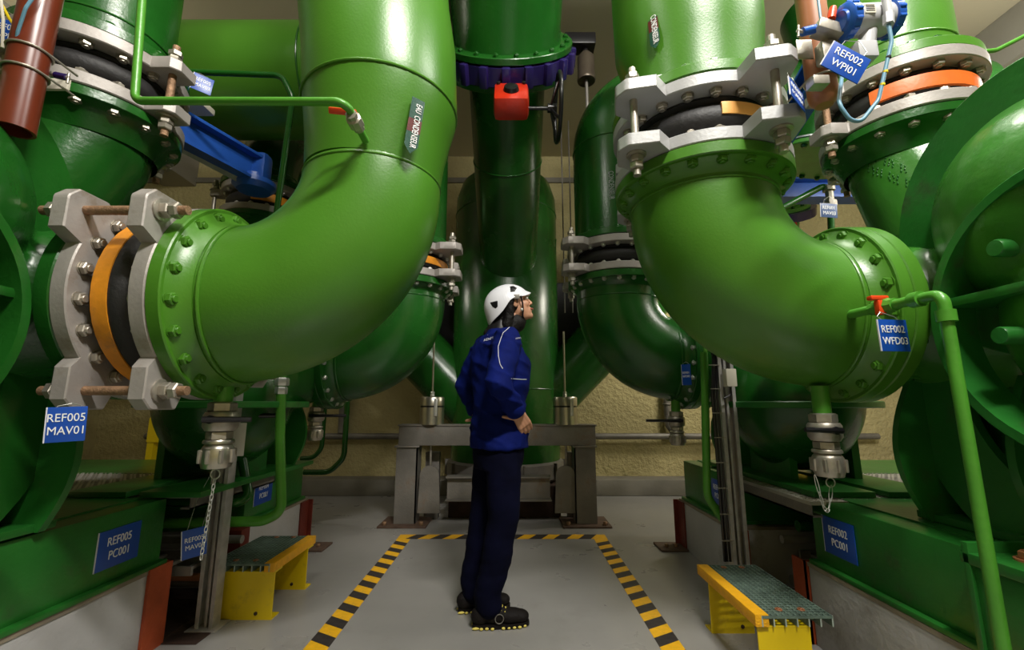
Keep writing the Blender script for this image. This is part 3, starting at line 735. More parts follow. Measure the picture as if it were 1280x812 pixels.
bm = B(); ring(bm, (hp.x, 3.2, q.z), (0, 1, 0), .026, .011, 20, 8); obj('eye', bm, ZINC, t)
bm = B(); box(bm, hp + V((-.05, .0, .33)), (.25, .14, .10), None, .01); rod(bm, hp + V((0, 0, .25)), hp + V((0, 0, .3)), .02); obj('bracket', bm, BLACK, t)

# ------------------------------------------------------------------ grey steel support frame
t = thing('support_frame', 'grey steel support frame standing in front of the manifold', 'steel frame', (-.16, 4.25, 0))
def hbeam(bm, a, b, w_, h_, tf=.014, tw=.012, axis='x'):
    if axis == 'x':
        box2(bm, (a, b[1] - w_ / 2, b[2] + h_ - tf), (b[0], b[1] + w_ / 2, b[2] + h_), .002); box2(bm, (a, b[1] - w_ / 2, b[2]), (b[0], b[1] + w_ / 2, b[2] + tf), .002); box2(bm, (a, b[1] - tw / 2, b[2] + tf), (b[0], b[1] + tw / 2, b[2] + h_ - tf))
bm = B(); box2(bm, (-1.03, 4.18, .68), (.76, 4.34, FT), .006); box2(bm, (-1.04, 4.17, .852), (.77, 4.35, .866), .002); obj('top_beam', bm, FRAME, t)
for x in (-1.04, .56):
    bm = B()
    box2(bm, (x, 4.17, .015), (x + .19, 4.184, .668)); box2(bm, (x, 4.34, .015), (x + .19, 4.354, .668)); box2(bm, (x + .088, 4.18, .015), (x + .10, 4.34, .668)); box2(bm, (x, 4.17, .015), (x + .012, 4.35, .66)) if x > 0 else box2(bm, (x + .178, 4.17, .015), (x + .19, 4.35, .66))
    obj('leg', bm, FRAME, t)
    bm = B(); box2(bm, (x - .015, 4.15, .666), (x + .205, 4.37, .68), .002); obj('leg_cap', bm, FRAME, t)
    bm = B(); box2(bm, (x - .12, 4.08, 0), (x + .30, 4.44, .016), .002); obj('base_plate', bm, RUSTD, t)
    for q in (-.07, .25):
        bm = B(); hexnut(bm, .02, .016, .045, Matrix.Translation((x + q, 4.13, 0))); obj('anchor_bolt', bm, RUST, t)
bm = B(); box2(bm, (-.58, 4.20, .22), (.34, 4.21, .41)); box2(bm, (-.59, 4.15, .40), (.35, 4.28, .414), .002); box2(bm, (-.59, 4.15, .205), (.35, 4.28, .219), .002); obj('lower_beam', bm, FRAME, t)
for x in (-.70, .43):
    pts = []
    for k in range(13): a = PI * k / 12; pts.append((.085 * math.cos(a), .42 + .085 * math.sin(a)))
    poly = pts + [(-.10, .10), (.10, .10)]
    F = Matrix(((1, 0, 0, x - .04 if x < 0 else x + .05), (0, 0, 1, 4.20), (0, 1, 0, 0), (0, 0, 0, 1)))
    bm = B(); prism(bm, poly, -.012, .012, F); obj('clevis_plate', bm, FRAME, t)
for x in (-.72, .62):
    bm = B(); box2(bm, (x - .10, 4.4, .0), (x + .03, 4.5, .60), .004); obj('rear_column', bm, FRAME, t)
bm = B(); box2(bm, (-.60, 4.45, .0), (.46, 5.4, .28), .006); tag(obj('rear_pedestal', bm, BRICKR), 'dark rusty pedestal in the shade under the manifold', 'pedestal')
for s, x0, x1 in ((-1, -3.5, -1.06), (1, .80, 3.5)):
    pass
bm = B(); tube(bm, [(-4.5, 5.66, .66), (4.5, 5.66, .66)], .037); tag(obj('wall_pipe', bm, FRAME), 'long grey pipe running low along the back wall', 'pipe')
bm = B(); tube(bm, [(1.93, 5.66, 1.5), (1.93, 5.66, .80), (2.0, 5.66, .70)], .045, .08); ring(bm, (1.93, 5.66, 1.05), (0, 0, 1), .05, .01); tag(obj('drain_pipe', bm, FRAME), 'grey vertical drain pipe joining the wall pipe on the right', 'pipe')
bm = B(); rod(bm, (-2.1, 5.66, .70), (-2.1, 5.66, 1.7), .045); ring(bm, (-2.1, 5.66, 1.15), (0, 0, 1), .05, .01); tag(obj('drain_pipe', bm, FRAME), 'grey vertical drain pipe at the back wall on the left', 'pipe')
bm = B(); box2(bm, (-1.35, 5.63, 1.68), (.98, 5.745, 2.60), .01); tag(obj('wall_duct', bm, BLACK), 'black duct box on the back wall behind the manifold', 'duct')
# cable rail up on the wall
t = thing('cable_tray', 'brown cable tray high on the back wall at the right', 'cable tray', (3.9, 5.65, 2.9))
bm = B(); box2(bm, (2.2, 5.60, 2.98), (4.9, 5.74, 3.01)); obj('upper_rail', bm, FRAME, t)
bm = B(); box2(bm, (2.2, 5.60, 2.66), (4.9, 5.74, 2.69)); obj('lower_rail', bm, PRIMERD, t)
for k in range(10):
    bm = B(); x = 2.4 + k * .26; rod(bm, (x, 5.66, 2.69), (x, 5.66, 2.98), .008, 8); obj('strut', bm, FRAME, t)
# ------------------------------------------------------------------ signs
def sign(label, c, right, up, w_, h_, lines, size=None, m=SIGN, ring_at=None, cat='sign', name='sign', border=False, off=.12):
    c = V(c); right = V(right).normalized(); up = V(up); up = (up - right * right.dot(up)).normalized(); nrm = right.cross(up)
    M = Matrix((right, up, nrm)).transposed().to_4x4(); M.translation = c
    t = thing(name, label, cat, c - V((0, 0, h_ / 2)))
    bm = B(); box(bm, (0, 0, 0), (w_, h_, .003), M, .0008); obj('plate', bm, m, t)
    bm = B(); box(bm, (-w_ / 2 - .0005, 0, 0), (.003, h_, .0036), M); obj('edge', bm, PIPING, t)
    size = size or h_ * .30
    for k, s in enumerate(lines):
        bm = B(); y = ((len(lines) - 1) / 2 - k) * size * 1.12
        text_bm(bm, s, size, M @ Matrix.Translation((k * w_ * .03 - w_ * .01, y, .0022)))
        obj('lettering', bm, WHITE, t, 0)
    if ring_at:
        for q in (-.3, .3):
            bm = B(); a = M @ V((w_ * q, h_ * .46, 0)); sweep(bm, [a, a.lerp(V(ring_at), .5) + right * w_ * q * .5, V(ring_at)], .0012, 6); obj('wire', bm, ZINCW, t)
    return t
# big signs stuck to skids
sign('blue sign REF005 PC001 on the near left base frame', (-1.582, 1.93, .49), (0, 1, 0), (0, 0, 1), .20, .145, ['REF005', 'PC001'], .046)
sign('blue sign REF002 PC001 on the near right base frame', (1.367, 2.00, .495), (0, -1, 0), (0, 0, 1), .185, .15, ['REF002', 'PC001'], .044)
sign('small blue sign on the back left base frame, behind the tube loops', (-1.597, 3.02, .50), (0, 1, 0), (0, 0, 1), .21, .15, ['REF004', 'PC001'], .046)
sign('small blue sign REF001 PC001 on the back right base frame', (1.306, 2.98, .50), (0, -1, 0), (0, 0, 1), .20, .15, ['REF001', 'PC001'], .046)
# hanging tags
sign('blue tag REF002 WFD03 hanging from the red handled valve', P(1117, 419, 1.30), (1, .12, -.0), (-.1, 0, 1), .094, .094, ['REF002', 'WFD03'], .031, ring_at=P(1100, 390, 1.30), name='tag', cat='tag')
sign('blue tag REF005 MAV01 hanging under the left grey joint plate', P(83, 530, 1.25), (1, .75, .05), (.12, 0, 1), .080, .094, ['REF005', 'MAV01'], .031, ring_at=P(90, 504, 1.27), name='tag', cat='tag')
sign('tilted blue tag REF002 WPI01 hanging from the transmitter', P(1057, 78, 1.13), (.84, .0, -.54), (.40, 0, .92), .115, .092, ['REF002', 'WPI01'], .034, ring_at=P(1075, 52, 1.16), name='tag', cat='tag')
sign('blue tag REF002 MAV01 behind the near right joint tie rod', P(996, 118, 1.28), (.78, .52, -.28), (-.18, 0, 1), .095, .085, ['REF002', 'MAV01'], .029, ring_at=P(985, 90, 1.36), name='tag', cat='tag')
sign('grey-blue tag REF001 MAV03 hanging in front of the far blue beam', P(1036, 263, 2.97), (1, 0, -.08), (.02, 0, 1), .118, .105, ['REF001', 'MAV03'], .036, m=SIGNG, ring_at=P(1037, 245, 2.99), name='tag', cat='tag')
sign('small dark blue tag beside the hanging chain at the left post', P(243, 678, 2.05), (.7, .7, .1), (.1, 0, 1), .09, .12, ['REF005', 'MAV04'], .028, ring_at=(-1.49, 2.32, .72), name='tag', cat='tag')
sign('dark blue tag under the black pipe at the upper left', P(253, 105, 2.0), (.8, .6, -.1), (0, 0, 1), .085, .09, ['REF005', 'MAV03'], .027, ring_at=P(250, 92, 2.0), name='tag', cat='tag')
sign('dark blue tag behind the brown pipe in the upper left corner', P(8, 40, 1.32), (.95, .3, 0), (.05, 0, 1), .10, .09, ['REF005', 'WPI02'], .030, ring_at=P(10, 15, 1.32), name='tag', cat='tag')
sign('tiny blue tag on the back right elbow by its flange', P(858, 468, 2.82), (.5, -.8, 0), (0, 0, 1), .065, .13, ['REF001', 'WFD02'], .02, ring_at=P(857, 452, 2.84), name='tag', cat='tag')
sign('blank white card hanging at the left strut post', P(297, 549, 1.72), (.9, .3, 0), (-.1, 0, 1), .05, .12, [], m=PAPER, name='card', cat='card')
# flow stickers wrapped on pipes
def sticker(label, cx, cy, r, ang, zc, L, w_, tilt):
    """curved arrow sticker on a vertical pipe; local s runs around, h up"""
    t = thing('flow_sticker', label, 'sticker', (cx + r * math.sin(ang), cy - r * math.cos(ang), zc - L / 2))
    def Q(sx, h, e=.0015):
        a = ang + (sx + h * tilt) / r; return V((cx + (r + e) * math.sin(a), cy - (r + e) * math.cos(a), zc + h))
    def band(name, h0, h1, m, tip=False):
        bm = B(); nx, ny = 6, 8; g = []
        for j in range(ny + 1):
            h = h0 + (h1 - h0) * j / ny; ww = w_
            if tip: ww = w_ * min(1, (h - h0) / (w_ * .6) + .02)
            g.append([bm.verts.new(Q(ww * (i / nx - .5), h)) for i in range(nx + 1)])
        for j in range(ny):
            for i in range(nx): bm.faces.new((g[j][i], g[j][i + 1], g[j + 1][i + 1], g[j + 1][i]))
        ex = bmesh.ops.solidify(bm, geom=bm.faces[:], thickness=-.0008)
        obj(name, bm, m, t)
    band('green_end', L * .12, L / 2, STICKG); band('red_middle', -L * .12, L * .12, STICKR); band('arrow_point', -L / 2, -L * .12, STICKG, True)
    bm = B(); text_bm(bm, 'EAU  CONDENSEUR', .036, Matrix(), xs=.78)
    wid = max(v.co.x for v in bm.verts) - min(v.co.x for v in bm.verts); k = L * .80 / wid
    for v in bm.verts: v.co = Q(v.co.y * .9 + w_ * .08, -v.co.x * k, .003 + v.co.z)
    obj('lettering', bm, WHITE, t, 0)
sticker('green and red flow sticker reading EAU CONDENSEUR on the left riser', -LV + .012, LY, .2915, math.radians(40), 1.99, .215, .050, .12)
sticker('green and red flow sticker reading EAU CONDENSEUR on the right riser', RV - .005, RY, .302, math.radians(-47), 2.54, .22, .042, -.05)
bm = B(); text_bm(bm, 'CONDENSEUR', .05, Matrix(), xs=.8)
for v in bm.verts:
    a = math.radians(-14) + v.co.y / .287; v.co = V((.76 + .2875 * math.sin(a), FY - .2875 * math.cos(a), 2.55 - v.co.x * .8))
tag(obj('flow_lettering', bm, PIPING, None, 0), 'tiny vertical white lettering on the back right pipe', 'lettering')

# ------------------------------------------------------------------ small green pipework with valves
def smallvalve(t, p, d, hd):
    p = V(p); d = V(d).normalized()
    bm = B(); lathe(bm, [(0, -.035), (.018, -.035), (.018, -.02), (.024, -.016), (.024, .016), (.018, .02), (.018, .035), (0, .035)], frame(p, d), 8); ob = obj('valve_body', bm, ZINC, t)
    bm = B(); q = p + V((0, 0, .03)); box(bm, (0, 0, 0), (.085, .02, .010), Matrix.Translation(q + V(hd) * .04) @ V((1, 0, 0)).rotation_difference(V(hd)).to_matrix().to_4x4(), .004); rod(bm, p, q, .007); obj('lever', bm, REDH, ob)
a = P(447, 172, 1.335); b_ = P(432, 133, 1.20)
t = thing('vent_line', 'green small bore pipe crossing to the left riser with a red levered valve', 'small pipe', a)
bm = B(); tube(bm, [P(182, -60, 1.30), P(168, 126, 1.30), P(432, 127, 1.20), P(457, 176, 1.36)], .0125, .035); obj('pipe', bm, GREENT, t)
smallvalve(t, P(444, 152, 1.27), P(457, 176, 1.36) - b_, (-1, -.1, 0.05))
t = thing('drain_line', 'green small bore pipe with red levered valve running down at the right', 'small pipe', P(1178, 800, 1.0))
A = P(1062, 393, 1.49); A2 = P(1178, 367, 1.16)
bt = A2.copy(); bt.z = .40
bm = B(); tube(bm, [A, A2, bt], .0148, .03); obj('pipe', bm, GREENT, t)
bm = B(); lathe(bm, [(0, -.03), (.022, -.03), (.022, 0), (0, 0)], frame(A2 + V((0, 0, -.045)), (0, 0, 1)), 20); obj('fitting', bm, GREENT, t); bm = B(); lathe(bm, [(0, 0), (.022, 0), (.022, .03), (0, .03)], frame(A2 + (A - A2).normalized() * .06, A - A2), 20); obj('fitting', bm, GREENT, t)
mid = A.lerp(A2, .42); dd = (A2 - A).normalized()
bm = B(); lathe(bm, [(0, -.045), (.019, -.045), (.019, -.03), (.026, -.024), (.026, .02), (.02, .03), (.02, .045), (0, .045)], frame(mid, dd), 8); vb = obj('valve_body', bm, GREENT, t)
bm = B(); box(bm, (-.022, -.01, .026), (.055, .022, .014), Matrix.Translation(mid), .005); box(bm, (-.02, -.012, -.004), (.022, .02, .045), Matrix.Translation(mid), .004); obj('lever', bm, REDH, vb)
bm = B(); rod(bm, A2 + V((.0, .0, -.05)), A2 + V((.25, .25, -.05)), .008); obj('bracket', bm, GREENT, t)

# black-green tube at the left
bm = B(); tube(bm, [P(238, 90, 2.1), P(352, 94, 2.1), P(366, 122, 2.1), P(343, 285, 2.2)], .015, .08)
tag(obj('sense_pipe', bm, GREEND), 'dark green tube bending down left of the riser', 'small pipe')
bm = B(); tube(bm, [P(352, 470, 2.5), P(350, 545, 2.5), P(352, 640, 2.46), P(328, 651, 2.45), P(185, 654, 2.45)], .025, .09)
t1 = thing('tube_loop', 'green tube loop behind the left step, with a steel union on top', 'small pipe', P(352, 651, 2.5)); obj('tube', bm, GREENT, t1)
bm = B(); hexnut(bm, .038, 0, .045, Matrix.Translation(P(352, 482, 2.5))); hexnut(bm, .033, -.045, -.005, Matrix.Translation(P(352, 482, 2.5))); obj('union', bm, ZINCW, t1)
bm = B(); tube(bm, [P(322, 440, 2.6), P(301, 560, 2.6), P(311, 622, 2.55), P(290, 630, 2.5), P(185, 625, 2.5)], .025, .08)
tag(obj('tube_loop', bm, GREEND), 'darker green tube loop left of the one with the union', 'small pipe')
bm = B(); rod(bm, P(285, 520, 2.42), P(355, 519, 2.55), .012); tag(obj('black_bar', bm, BLACK), 'thin black bar across the two left tube loops', 'bar')
bm = B(); tube(bm, [P(436, 470, 4.3), P(430, 572, 4.3), P(412, 590, 4.3), P(380, 590, 4.3)], .025, .15); tag(obj('tube_loop', bm, GREEND), 'far green tube bending left low at the back wall, right one', 'small pipe')
bm = B(); tube(bm, [P(409, 470, 4.4), P(402, 560, 4.4), P(392, 572, 4.4), P(376, 573, 4.4)], .022, .12); tag(obj('tube_loop', bm, GREEND), 'far green tube bending left low at the back wall, left one', 'small pipe')
bm = B(); tube(bm, [P(880, 440, 2.62), P(884, 620, 2.62), P(905, 652, 2.62), P(925, 655, 2.62)], .022, .10); tag(obj('tube_loop', bm, GREENT), 'green tube running down left of the right strut post', 'small pipe')
bm = B(); tube(bm, [P(1040, 310, 3.05), P(1037, 228, 3.05), P(962, 268, 3.0)], .022, .05); t2 = thing('sense_line', 'green tube with a steel valve in front of the far blue beam', 'small pipe', P(1040, 320, 3.05)); obj('tube', bm, GREEND, t2)
bm = B(); c_ = P(1037, 245, 3.04); lathe(bm, [(0, -.08), (.04, -.08), (.04, -.04), (.025, -.04), (.025, .04), (.04, .04), (.04, .08), (0, .08)], Matrix.Translation(c_), 8); obj('valve_body', bm, ZINC, t2)
bm = B(); tube(bm, [P(1213, 66, 2.0), P(1245, 63, 2.0), P(1330, 20, 1.95)], .011, .08); tag(obj('small_pipe', bm, GREENT), 'thin green pipe below the ceiling in the upper right corner', 'small pipe')

# ------------------------------------------------------------------ drain couplings with chains
def coupling(label, p, sc=1.0, stub=.10, handle=(1, 0, 0), dirty=True, chainl=0, tip=None, hlen=.09, m2=None):
    p = V(p); t = thing('drain_coupling', label, 'drain valve', p - V((0, 0, .24 * sc)))
    M = Matrix.Translation(p) @ Matrix.Scale(sc, 4)
    bm = B(); lathe(bm, [(0, stub), (.030, stub), (.030, 0), (0, 0)], M, 24); obj('stub', bm, GREENT, t)
    bm = B(); hexnut(bm, .046, -.035, .0, M); obj('hex_collar', bm, ZINC, t)
    bm = B(); lathe(bm, [(0, -.035), (.050, -.035), (.056, -.045), (.056, -.085), (.046, -.10), (0, -.10)], M, 28); obj('valve_body', bm, ZINC, t)
    bm = B(); hexnut(bm, .042, -.13, -.10, M); obj('hex_collar', bm, ZINC, t)
    bm = B(); lathe(bm, [(0, -.13), (.046, -.13), (.049, -.135), (.049, -.142), (.040, -.146), (.046, -.152), (.050, -.16), (.052, -.20), (.045, -.225), (0, -.225)], M, 28)
    cup = obj('coupling', bm, m2 or (BROWNL if dirty else ZINC), t)
    for k in range(8):
        a = 2 * PI * k / 8
        bm = B(); box(bm, (.052 * math.cos(a), .052 * math.sin(a), -.185), (.010, .016, .045), M, .003); obj('cam_ear', bm, ZINC, cup)
    h = V(handle).normalized()
    bm = B(); q = p + V((0, 0, -.06 * sc)); rod(bm, q, q + V((0, -.065 * sc, 0)), .014 * sc); a1 = q + V((0, -.065 * sc, 0)); sweep(bm, [a1 + h * -.02, a1 + h * hlen * 1.6], [.011 * sc, .009 * sc], 8); obj('lever', bm, BLACK, t)
    if chainl:
        c0 = p + V((.0, 0, -.235 * sc)); pts = []
        tip = V(tip)
        n = int((tip - c0).length / .0135)
        bm = B(); ring(bm, c0 + V((0, 0, -.012)), (0, 1, 0), .016, .0022, 16, 6); obj('ring', bm, ZINCW, t)
        pth = chainl(c0 + V((0, 0, -.028)), tip)
        for k in range(len(pth) - 1):
            a_, b2 = pth[k], pth[k + 1]; d = (b2 - a_); L = d.length * 1.3
            bm = B(); F = frame((a_ + b2) / 2, d, (0, 1, 0)) @ Matrix.Rotation(PI / 2 * (k % 2) + .4, 4, 'Z')
            pp = []
            for j in range(12):
                th = 2 * PI * j / 12; pp.append(F @ V((.0052 * math.cos(th), 0, L / 2 * math.sin(th) * (1 if abs(math.sin(th)) < .5 else 1))))
            sweep(bm, pp + [pp[0], pp[1]], .0014, 6, False); obj('chain_link', bm, ZINCW, t)
    return t
def hang(bow=0):
    def f(a, b):
        L = (b - a).length; n = max(6, int(L / .017)); return [a.lerp(b, k / n) + V((0, 0, -bow * math.sin(PI * k / n))) for k in range(n + 1)]
    return f
cp = P(279, 502, 1.62)
coupling('brass and steel drain coupling with a long hanging chain under the near left elbow', cp, 1.0, .10, (1, .3, 0), True, hang(), P(251, 699, 1.62), .08, STEEL)
cp2 = P(1028, 516, 1.70)
coupling('steel drain coupling with a short looped chain under the near right elbow', cp2, 1.0, .10, (-1, .0, .03), False, hang(.10), P(1019, 596, 1.66), .07)
coupling('small drain coupling under the back left elbow', P(396, 508, 3.15), 1.0, .12, (1, .1, 0), False, None, None, .14)
coupling('small drain coupling under the back right elbow', P(845, 514, 3.15), 1.0, .12, (-1, .1, 0), False, None, None, .14)

# ------------------------------------------------------------------ strut posts
def strut(label, x, y, z1, w_=.052, d_=.052):
    t = thing('strut_post', label, 'post', (x, y, 0))
    bm = B(); box2(bm, (x - w_, y - d_ / 2, 0), (x + w_, y - d_ / 2 + .005, z1)) if 0 else None
    W = w_ / 2 + .016
    box2(bm, (x - W, y + .02, 0), (x + W, y + .025, z1)); box2(bm, (x - W, y - .03, 0), (x - W + .004, y + .02, z1)); box2(bm, (x + W - .004, y - .03, 0), (x + W, y + .02, z1))
    box2(bm, (x - W, y - .034, 0), (x - W + .018, y - .03, z1)); box2(bm, (x + W - .018, y - .034, 0), (x + W, y - .03, z1)); box2(bm, (x - .006, y - .02, 0), (x + .006, y + .02, z1))
    obj('channel', bm, STRUT, t)
    bm = B(); box2(bm, (x - W - .03, y - .06, 0), (x + W + .03, y + .06, .008), .002); obj('base_plate', bm, STRUT, t)
    return t
tl = strut('galvanised strut post standing left beside the yellow step', -1.455, 2.36, 2.0)
tr = strut('galvanised strut post with cables and a small box at the right', 1.185, 2.52, 1.55)
for k, (dx, r) in enumerate(((-.058, .007), (-.072, .005), (-.085, .008))):
    bm = B(); tube(bm, [(1.185 + dx, 2.49, .25), (1.185 + dx, 2.49, 1.1), (1.185 + dx * .7, 2.50, 1.3), (1.12, 2.6, 1.7)], r, .1, 8)
    obj('cable', bm, BLACK, tr)
for k in range(9):
    bm = B(); box2(bm, (1.09, 2.478, .35 + k * .13), (1.15, 2.486, .355 + k * .13)); obj('cable_clip', bm, ZINC, tr)
bp = P(912, 472, 2.44)
t = thing('junction_box', 'small cream junction box on the right strut post', 'junction box', bp); bm = B(); box(bm, bp, (.055, .05, .095), None, .005); obj('case', bm, CREAM, t)
bm = B(); tube(bm, [bp + V((0, -.0, -.05)), bp + V((0, 0, -.09)), bp + V((-.04, 0, -.11))], .005, .02, 8); obj('gland_cable', bm, BLACK, t)

# ------------------------------------------------------------------ steps with grating
def step(label, x0, x1, y0, y1, h, bar_side, lx0, lx1):
    """bar_side -1: yellow nosing at x0; +1: at x1"""
    t = thing('step', label, 'step', ((x0 + x1) / 2, (y0 + y1) / 2, 0))
    hz = h - .038
    bm = B()
    n = max(4, int(round((x1 - x0) / .042)))
    for k in range(n + 1):
        x = x0 + (x1 - x0) * k / n; box2(bm, (x - .0022, y0, hz), (x + .0022, y1, h - .002))
    o = obj('bearing_bars', bm, GRATE, t); o['kind'] = 'stuff'
    bm = B()
    m_ = int((y1 - y0) / .021)
    for k in range(m_ + 1):
        y = y0 + (y1 - y0) * k / m_; box2(bm, (x0, y - .003, h - .009), (x1, y + .003, h))
    for k in range(2 * n + 1):
        x = x0 + (x1 - x0) * k / (2 * n); box2(bm, (x - .003, y0, h - .008), (x + .003, y1, h - .0005))
    o = obj('grating', bm, GRATE, t); o['kind'] = 'stuff'
    bm = B()
    for k in range(n + 1):
        x = x0 + (x1 - x0) * k / n; box2(bm, (x - .0025, y0 - .002, hz), (x + .0025, y0, h))
    box2(bm, (x0, y0 - .002, h - .009), (x1, y0, h)); obj('cut_edge', bm, GRATEC, t)
    bx = x0 if bar_side < 0 else x1
    bm = B(); box2(bm, (bx - .026, y0 - .001, hz - .002), (bx + .026, y1 + .001, h + .004), .003); obj('nosing', bm, YELLOWD, t)
    for yy in (y0 + .012, y1 - .10):
        bm = B(); box2(bm, (lx0, yy, .006), (lx1, yy + .006, hz - .008)); box2(bm, (lx0, yy, 0), (lx1, yy + .075, .006)); box2(bm, (lx0 - .0, yy, hz - .009), (lx1, yy + .075, hz - .002))
        for xx in (lx0, lx1 - .006): box2(bm, (xx, yy, .006), (xx + .006, yy + .0 + .06, hz - .008)) if 0 else None
        obj('leg', bm, YELLOW, t)
        for q in (.35,):
            b2 = B(); hexnut(b2, .009, 0, .006, Matrix.Translation((lx0 + (lx1 - lx0) * .72, yy, .03)) @ Matrix.Rotation(PI / 2, 4, 'X')); obj('bolt', b2, BRICKR, t)
    for yy in (y0 + .05, y0 + (y1 - y0) * .94):
        for xx in (.35, .68):
            b2 = B(); x = x0 + (x1 - x0) * xx; ring(b2, (x, yy, h + .001), (0, 0, 1), .011, .003, 16, 6); hexnut(b2, .007, h, h + .006, Matrix.Translation((x, yy, 0))); obj('clamp', b2, BROWNL, t)
step('yellow step with green grating on the left beside the strut post', -1.52, -1.215, 2.42, 2.90, .262, 1, -1.47, -1.19)
step('yellow step with green grating on the right, its cut grating edge facing the camera', .945, 1.21, 1.86, 2.40, .262, -1, .93, 1.13)

# ------------------------------------------------------------------ blue beams
def ibeam(bm, a, b, w_, h_, t_=.012):
    a = V(a); b = V(b); L = (b - a).length; F = frame(a, b - a)
    for q in (-1, 1): box(bm, (0, q * h_ / 2, L / 2), (w_, t_, L), F)
    box(bm, (0, 0, L / 2), (t_, h_, L), F)
t = thing('hoist_beam', 'tilted blue hoist beam hanging at the upper left', 'beam', (-1.85, 2.6, 2.6))
bm = B(); ibeam(bm, P(222, 160, 2.3), P(318, 213, 2.72), .13, .17, .018); obj('beam', bm, BLUE, t)
bm = B(); a_, b_ = P(213, 168, 2.28), P(312, 222, 2.70); sweep(bm, [a_ + V((-.03, 0, -.02)), b_ + V((-.03, 0, -.02))], .032, 4); obj('grey_rail', bm, STRUT, t)
bm = B(); box(bm, P(320, 212, 2.75), (.17, .11, .21), None, .03); obj('end_block', bm, BLUE, t)
bm = B(); lathe(bm, [(0, -.06), (.10, -.05), (.13, -.02), (.13, .01), (.09, .02), (.09, .05), (0, .05)], Matrix.Translation(P(318, 230, 2.76)), 24); obj('swivel', bm, BLUE, t)
bm = B(); box(bm, P(240, 134, 2.4), (.2, .12, .04), None, .01); obj('clamp', bm, CREAM, t)
bm = B(); ibeam(bm, (1.5, 3.78, 2.95), (3.9, 3.78, 2.95), .16, .17, .02); tag(obj('crane_beam', bm, BLUE), 'blue crane beam seen beyond the near right elbow', 'beam')
bm = B(); ibeam(bm, P(962, 190, 2.9), P(1040, 60, 2.15), .12, .15, .018); tag(obj('hoist_beam', bm, BLUE), 'blue beam behind the near right joint and its blue tag', 'beam')
# far purple valve with red actuator under the crane beam
t = thing('far_valve', 'small far purple valve with red actuator below the crane beam', 'valve', (2.2, 4.6, 2.5))
c_ = P(968, 262, 5.0); n_ = V((-.2, -.5, .85)).normalized()
bm = B(); flange(bm, c_, n_, .36, .04); obj('flange', bm, GREENT, t); bolts(t, c_ + n_ * .04, n_, .31, 14, BP)
bm = B(); lathe(bm, [(.2, 0), (.42, 0), (.42, -.10), (.2, -.10)], frame(c_, n_), 24, closed=True); obj('body', bm, PURPLE, t)
bm = B(); sweep(bm, [c_ + n_ * .12, c_, c_ - n_ * .25, c_ - n_ * .4 + V((0, .2, 0)), V((c_.x, YB - .35, c_.z - .2))], .26, 30); obj('pipe', bm, GREENT, t)
bm = B(); box(bm, P(983, 285, 4.7), (.16, .14, .09), None, .01); obj('actuator', bm, RED, t)
# flanged pipe end above the crane beam at right
t = thing('far_flanged_pipe', 'green pipe with silver rimmed flange left of the embossed pump neck', 'pipe', P(1020, 215, 3.0))
c_ = P(1026, 196, 3.0); n_ = V((-.25, .15, -.9)).normalized()
bm = B(); flange(bm, c_, n_, .31, .035); obj('flange', bm, GREENT, t); bolts(t, c_ + n_ * .035, n_, .27, 16, BGD)
bm = B(); lathe(bm, [(.2, 0), (.315, 0), (.315, .012), (.2, .012)], frame(c_ - n_ * .014, n_), 40, closed=True); obj('gasket_rim', bm, ZINCW, t)
bm = B(); sweep(bm, [c_, c_ - n_ * .25, c_ - n_ * .5 + V((0, 0, .2)), c_ + V((.1, 0, 1.2))], .24, 40); obj('pipe', bm, GREEND, t)

# ------------------------------------------------------------------ brown pipes and transmitters
def ubolt(parent, c, r):
    bm = B(); ring(bm, c, (0, 0, 1), r, .0035, 28, 8); rod(bm, V(c) + V((-r, .0, 0)), V(c) + V((-r, .10, 0)), .0035, 8); rod(bm, V(c) + V((r, .0, 0)), V(c) + V((r, .10, 0)), .0035, 8); obj('u_bolt', bm, ZINC, parent)
lo = P(17, 163, 1.22)
t = thing('brown_pipe', 'reddish brown open ended pipe stub hanging in the upper left corner', 'pipe', lo)
bm = B(); lathe(bm, [(.040, 0), (.048, 0), (.048, .75), (.040, .75)], Matrix.Translation(lo), 36, closed=True); obj('pipe', bm, BROWN, t)
for v_ in (92, 66): ubolt(t, V((lo.x, lo.y, P(20, v_, 1.22).z)), .0515)
bm = B(); box(bm, (lo.x - .02, lo.y + .09, P(20, 80, 1.22).z), (.12, .012, .04), None, .003); obj('clamp_plate', bm, CREAM, t)
c0 = P(62, 92, 1.27)
bm = B(); rod(bm, P(45, 84, 1.27), c0, .009); rod(bm, c0, P(86, 98, 1.27), .0065); obj('needle_valve', bm, ZINC, t)
bm = B(); rod(bm, P(70, 94, 1.27), P(84, 97, 1.27), .0105); obj('blue_grip', bm, PURPLE, t)
bm = B(); rod(bm, P(86, 92, 1.27), P(84, 104, 1.27), .004); obj('handle', bm, ZINC, t)
for k, (pts, m, lab) in enumerate((([P(60, -30, 1.15), P(32, 10, 1.15), P(22, 40, 1.17), P(18, 70, 1.2)], BLUEC, 'dark blue cable looping beside the brown pipe'), ([P(0, -10, 1.25), P(4, 25, 1.25), P(3, 60, 1.25)], CREAM, 'cream cable in the upper left corner'), ([P(2, 5, 1.27), P(12, 24, 1.27), P(22, 38, 1.27)], YELLOW, 'yellow sleeved cable in the upper left corner'))):
    bm = B(); tube(bm, pts, .0045, .04, 8); tag(obj('cable', bm, m), lab, 'cable')
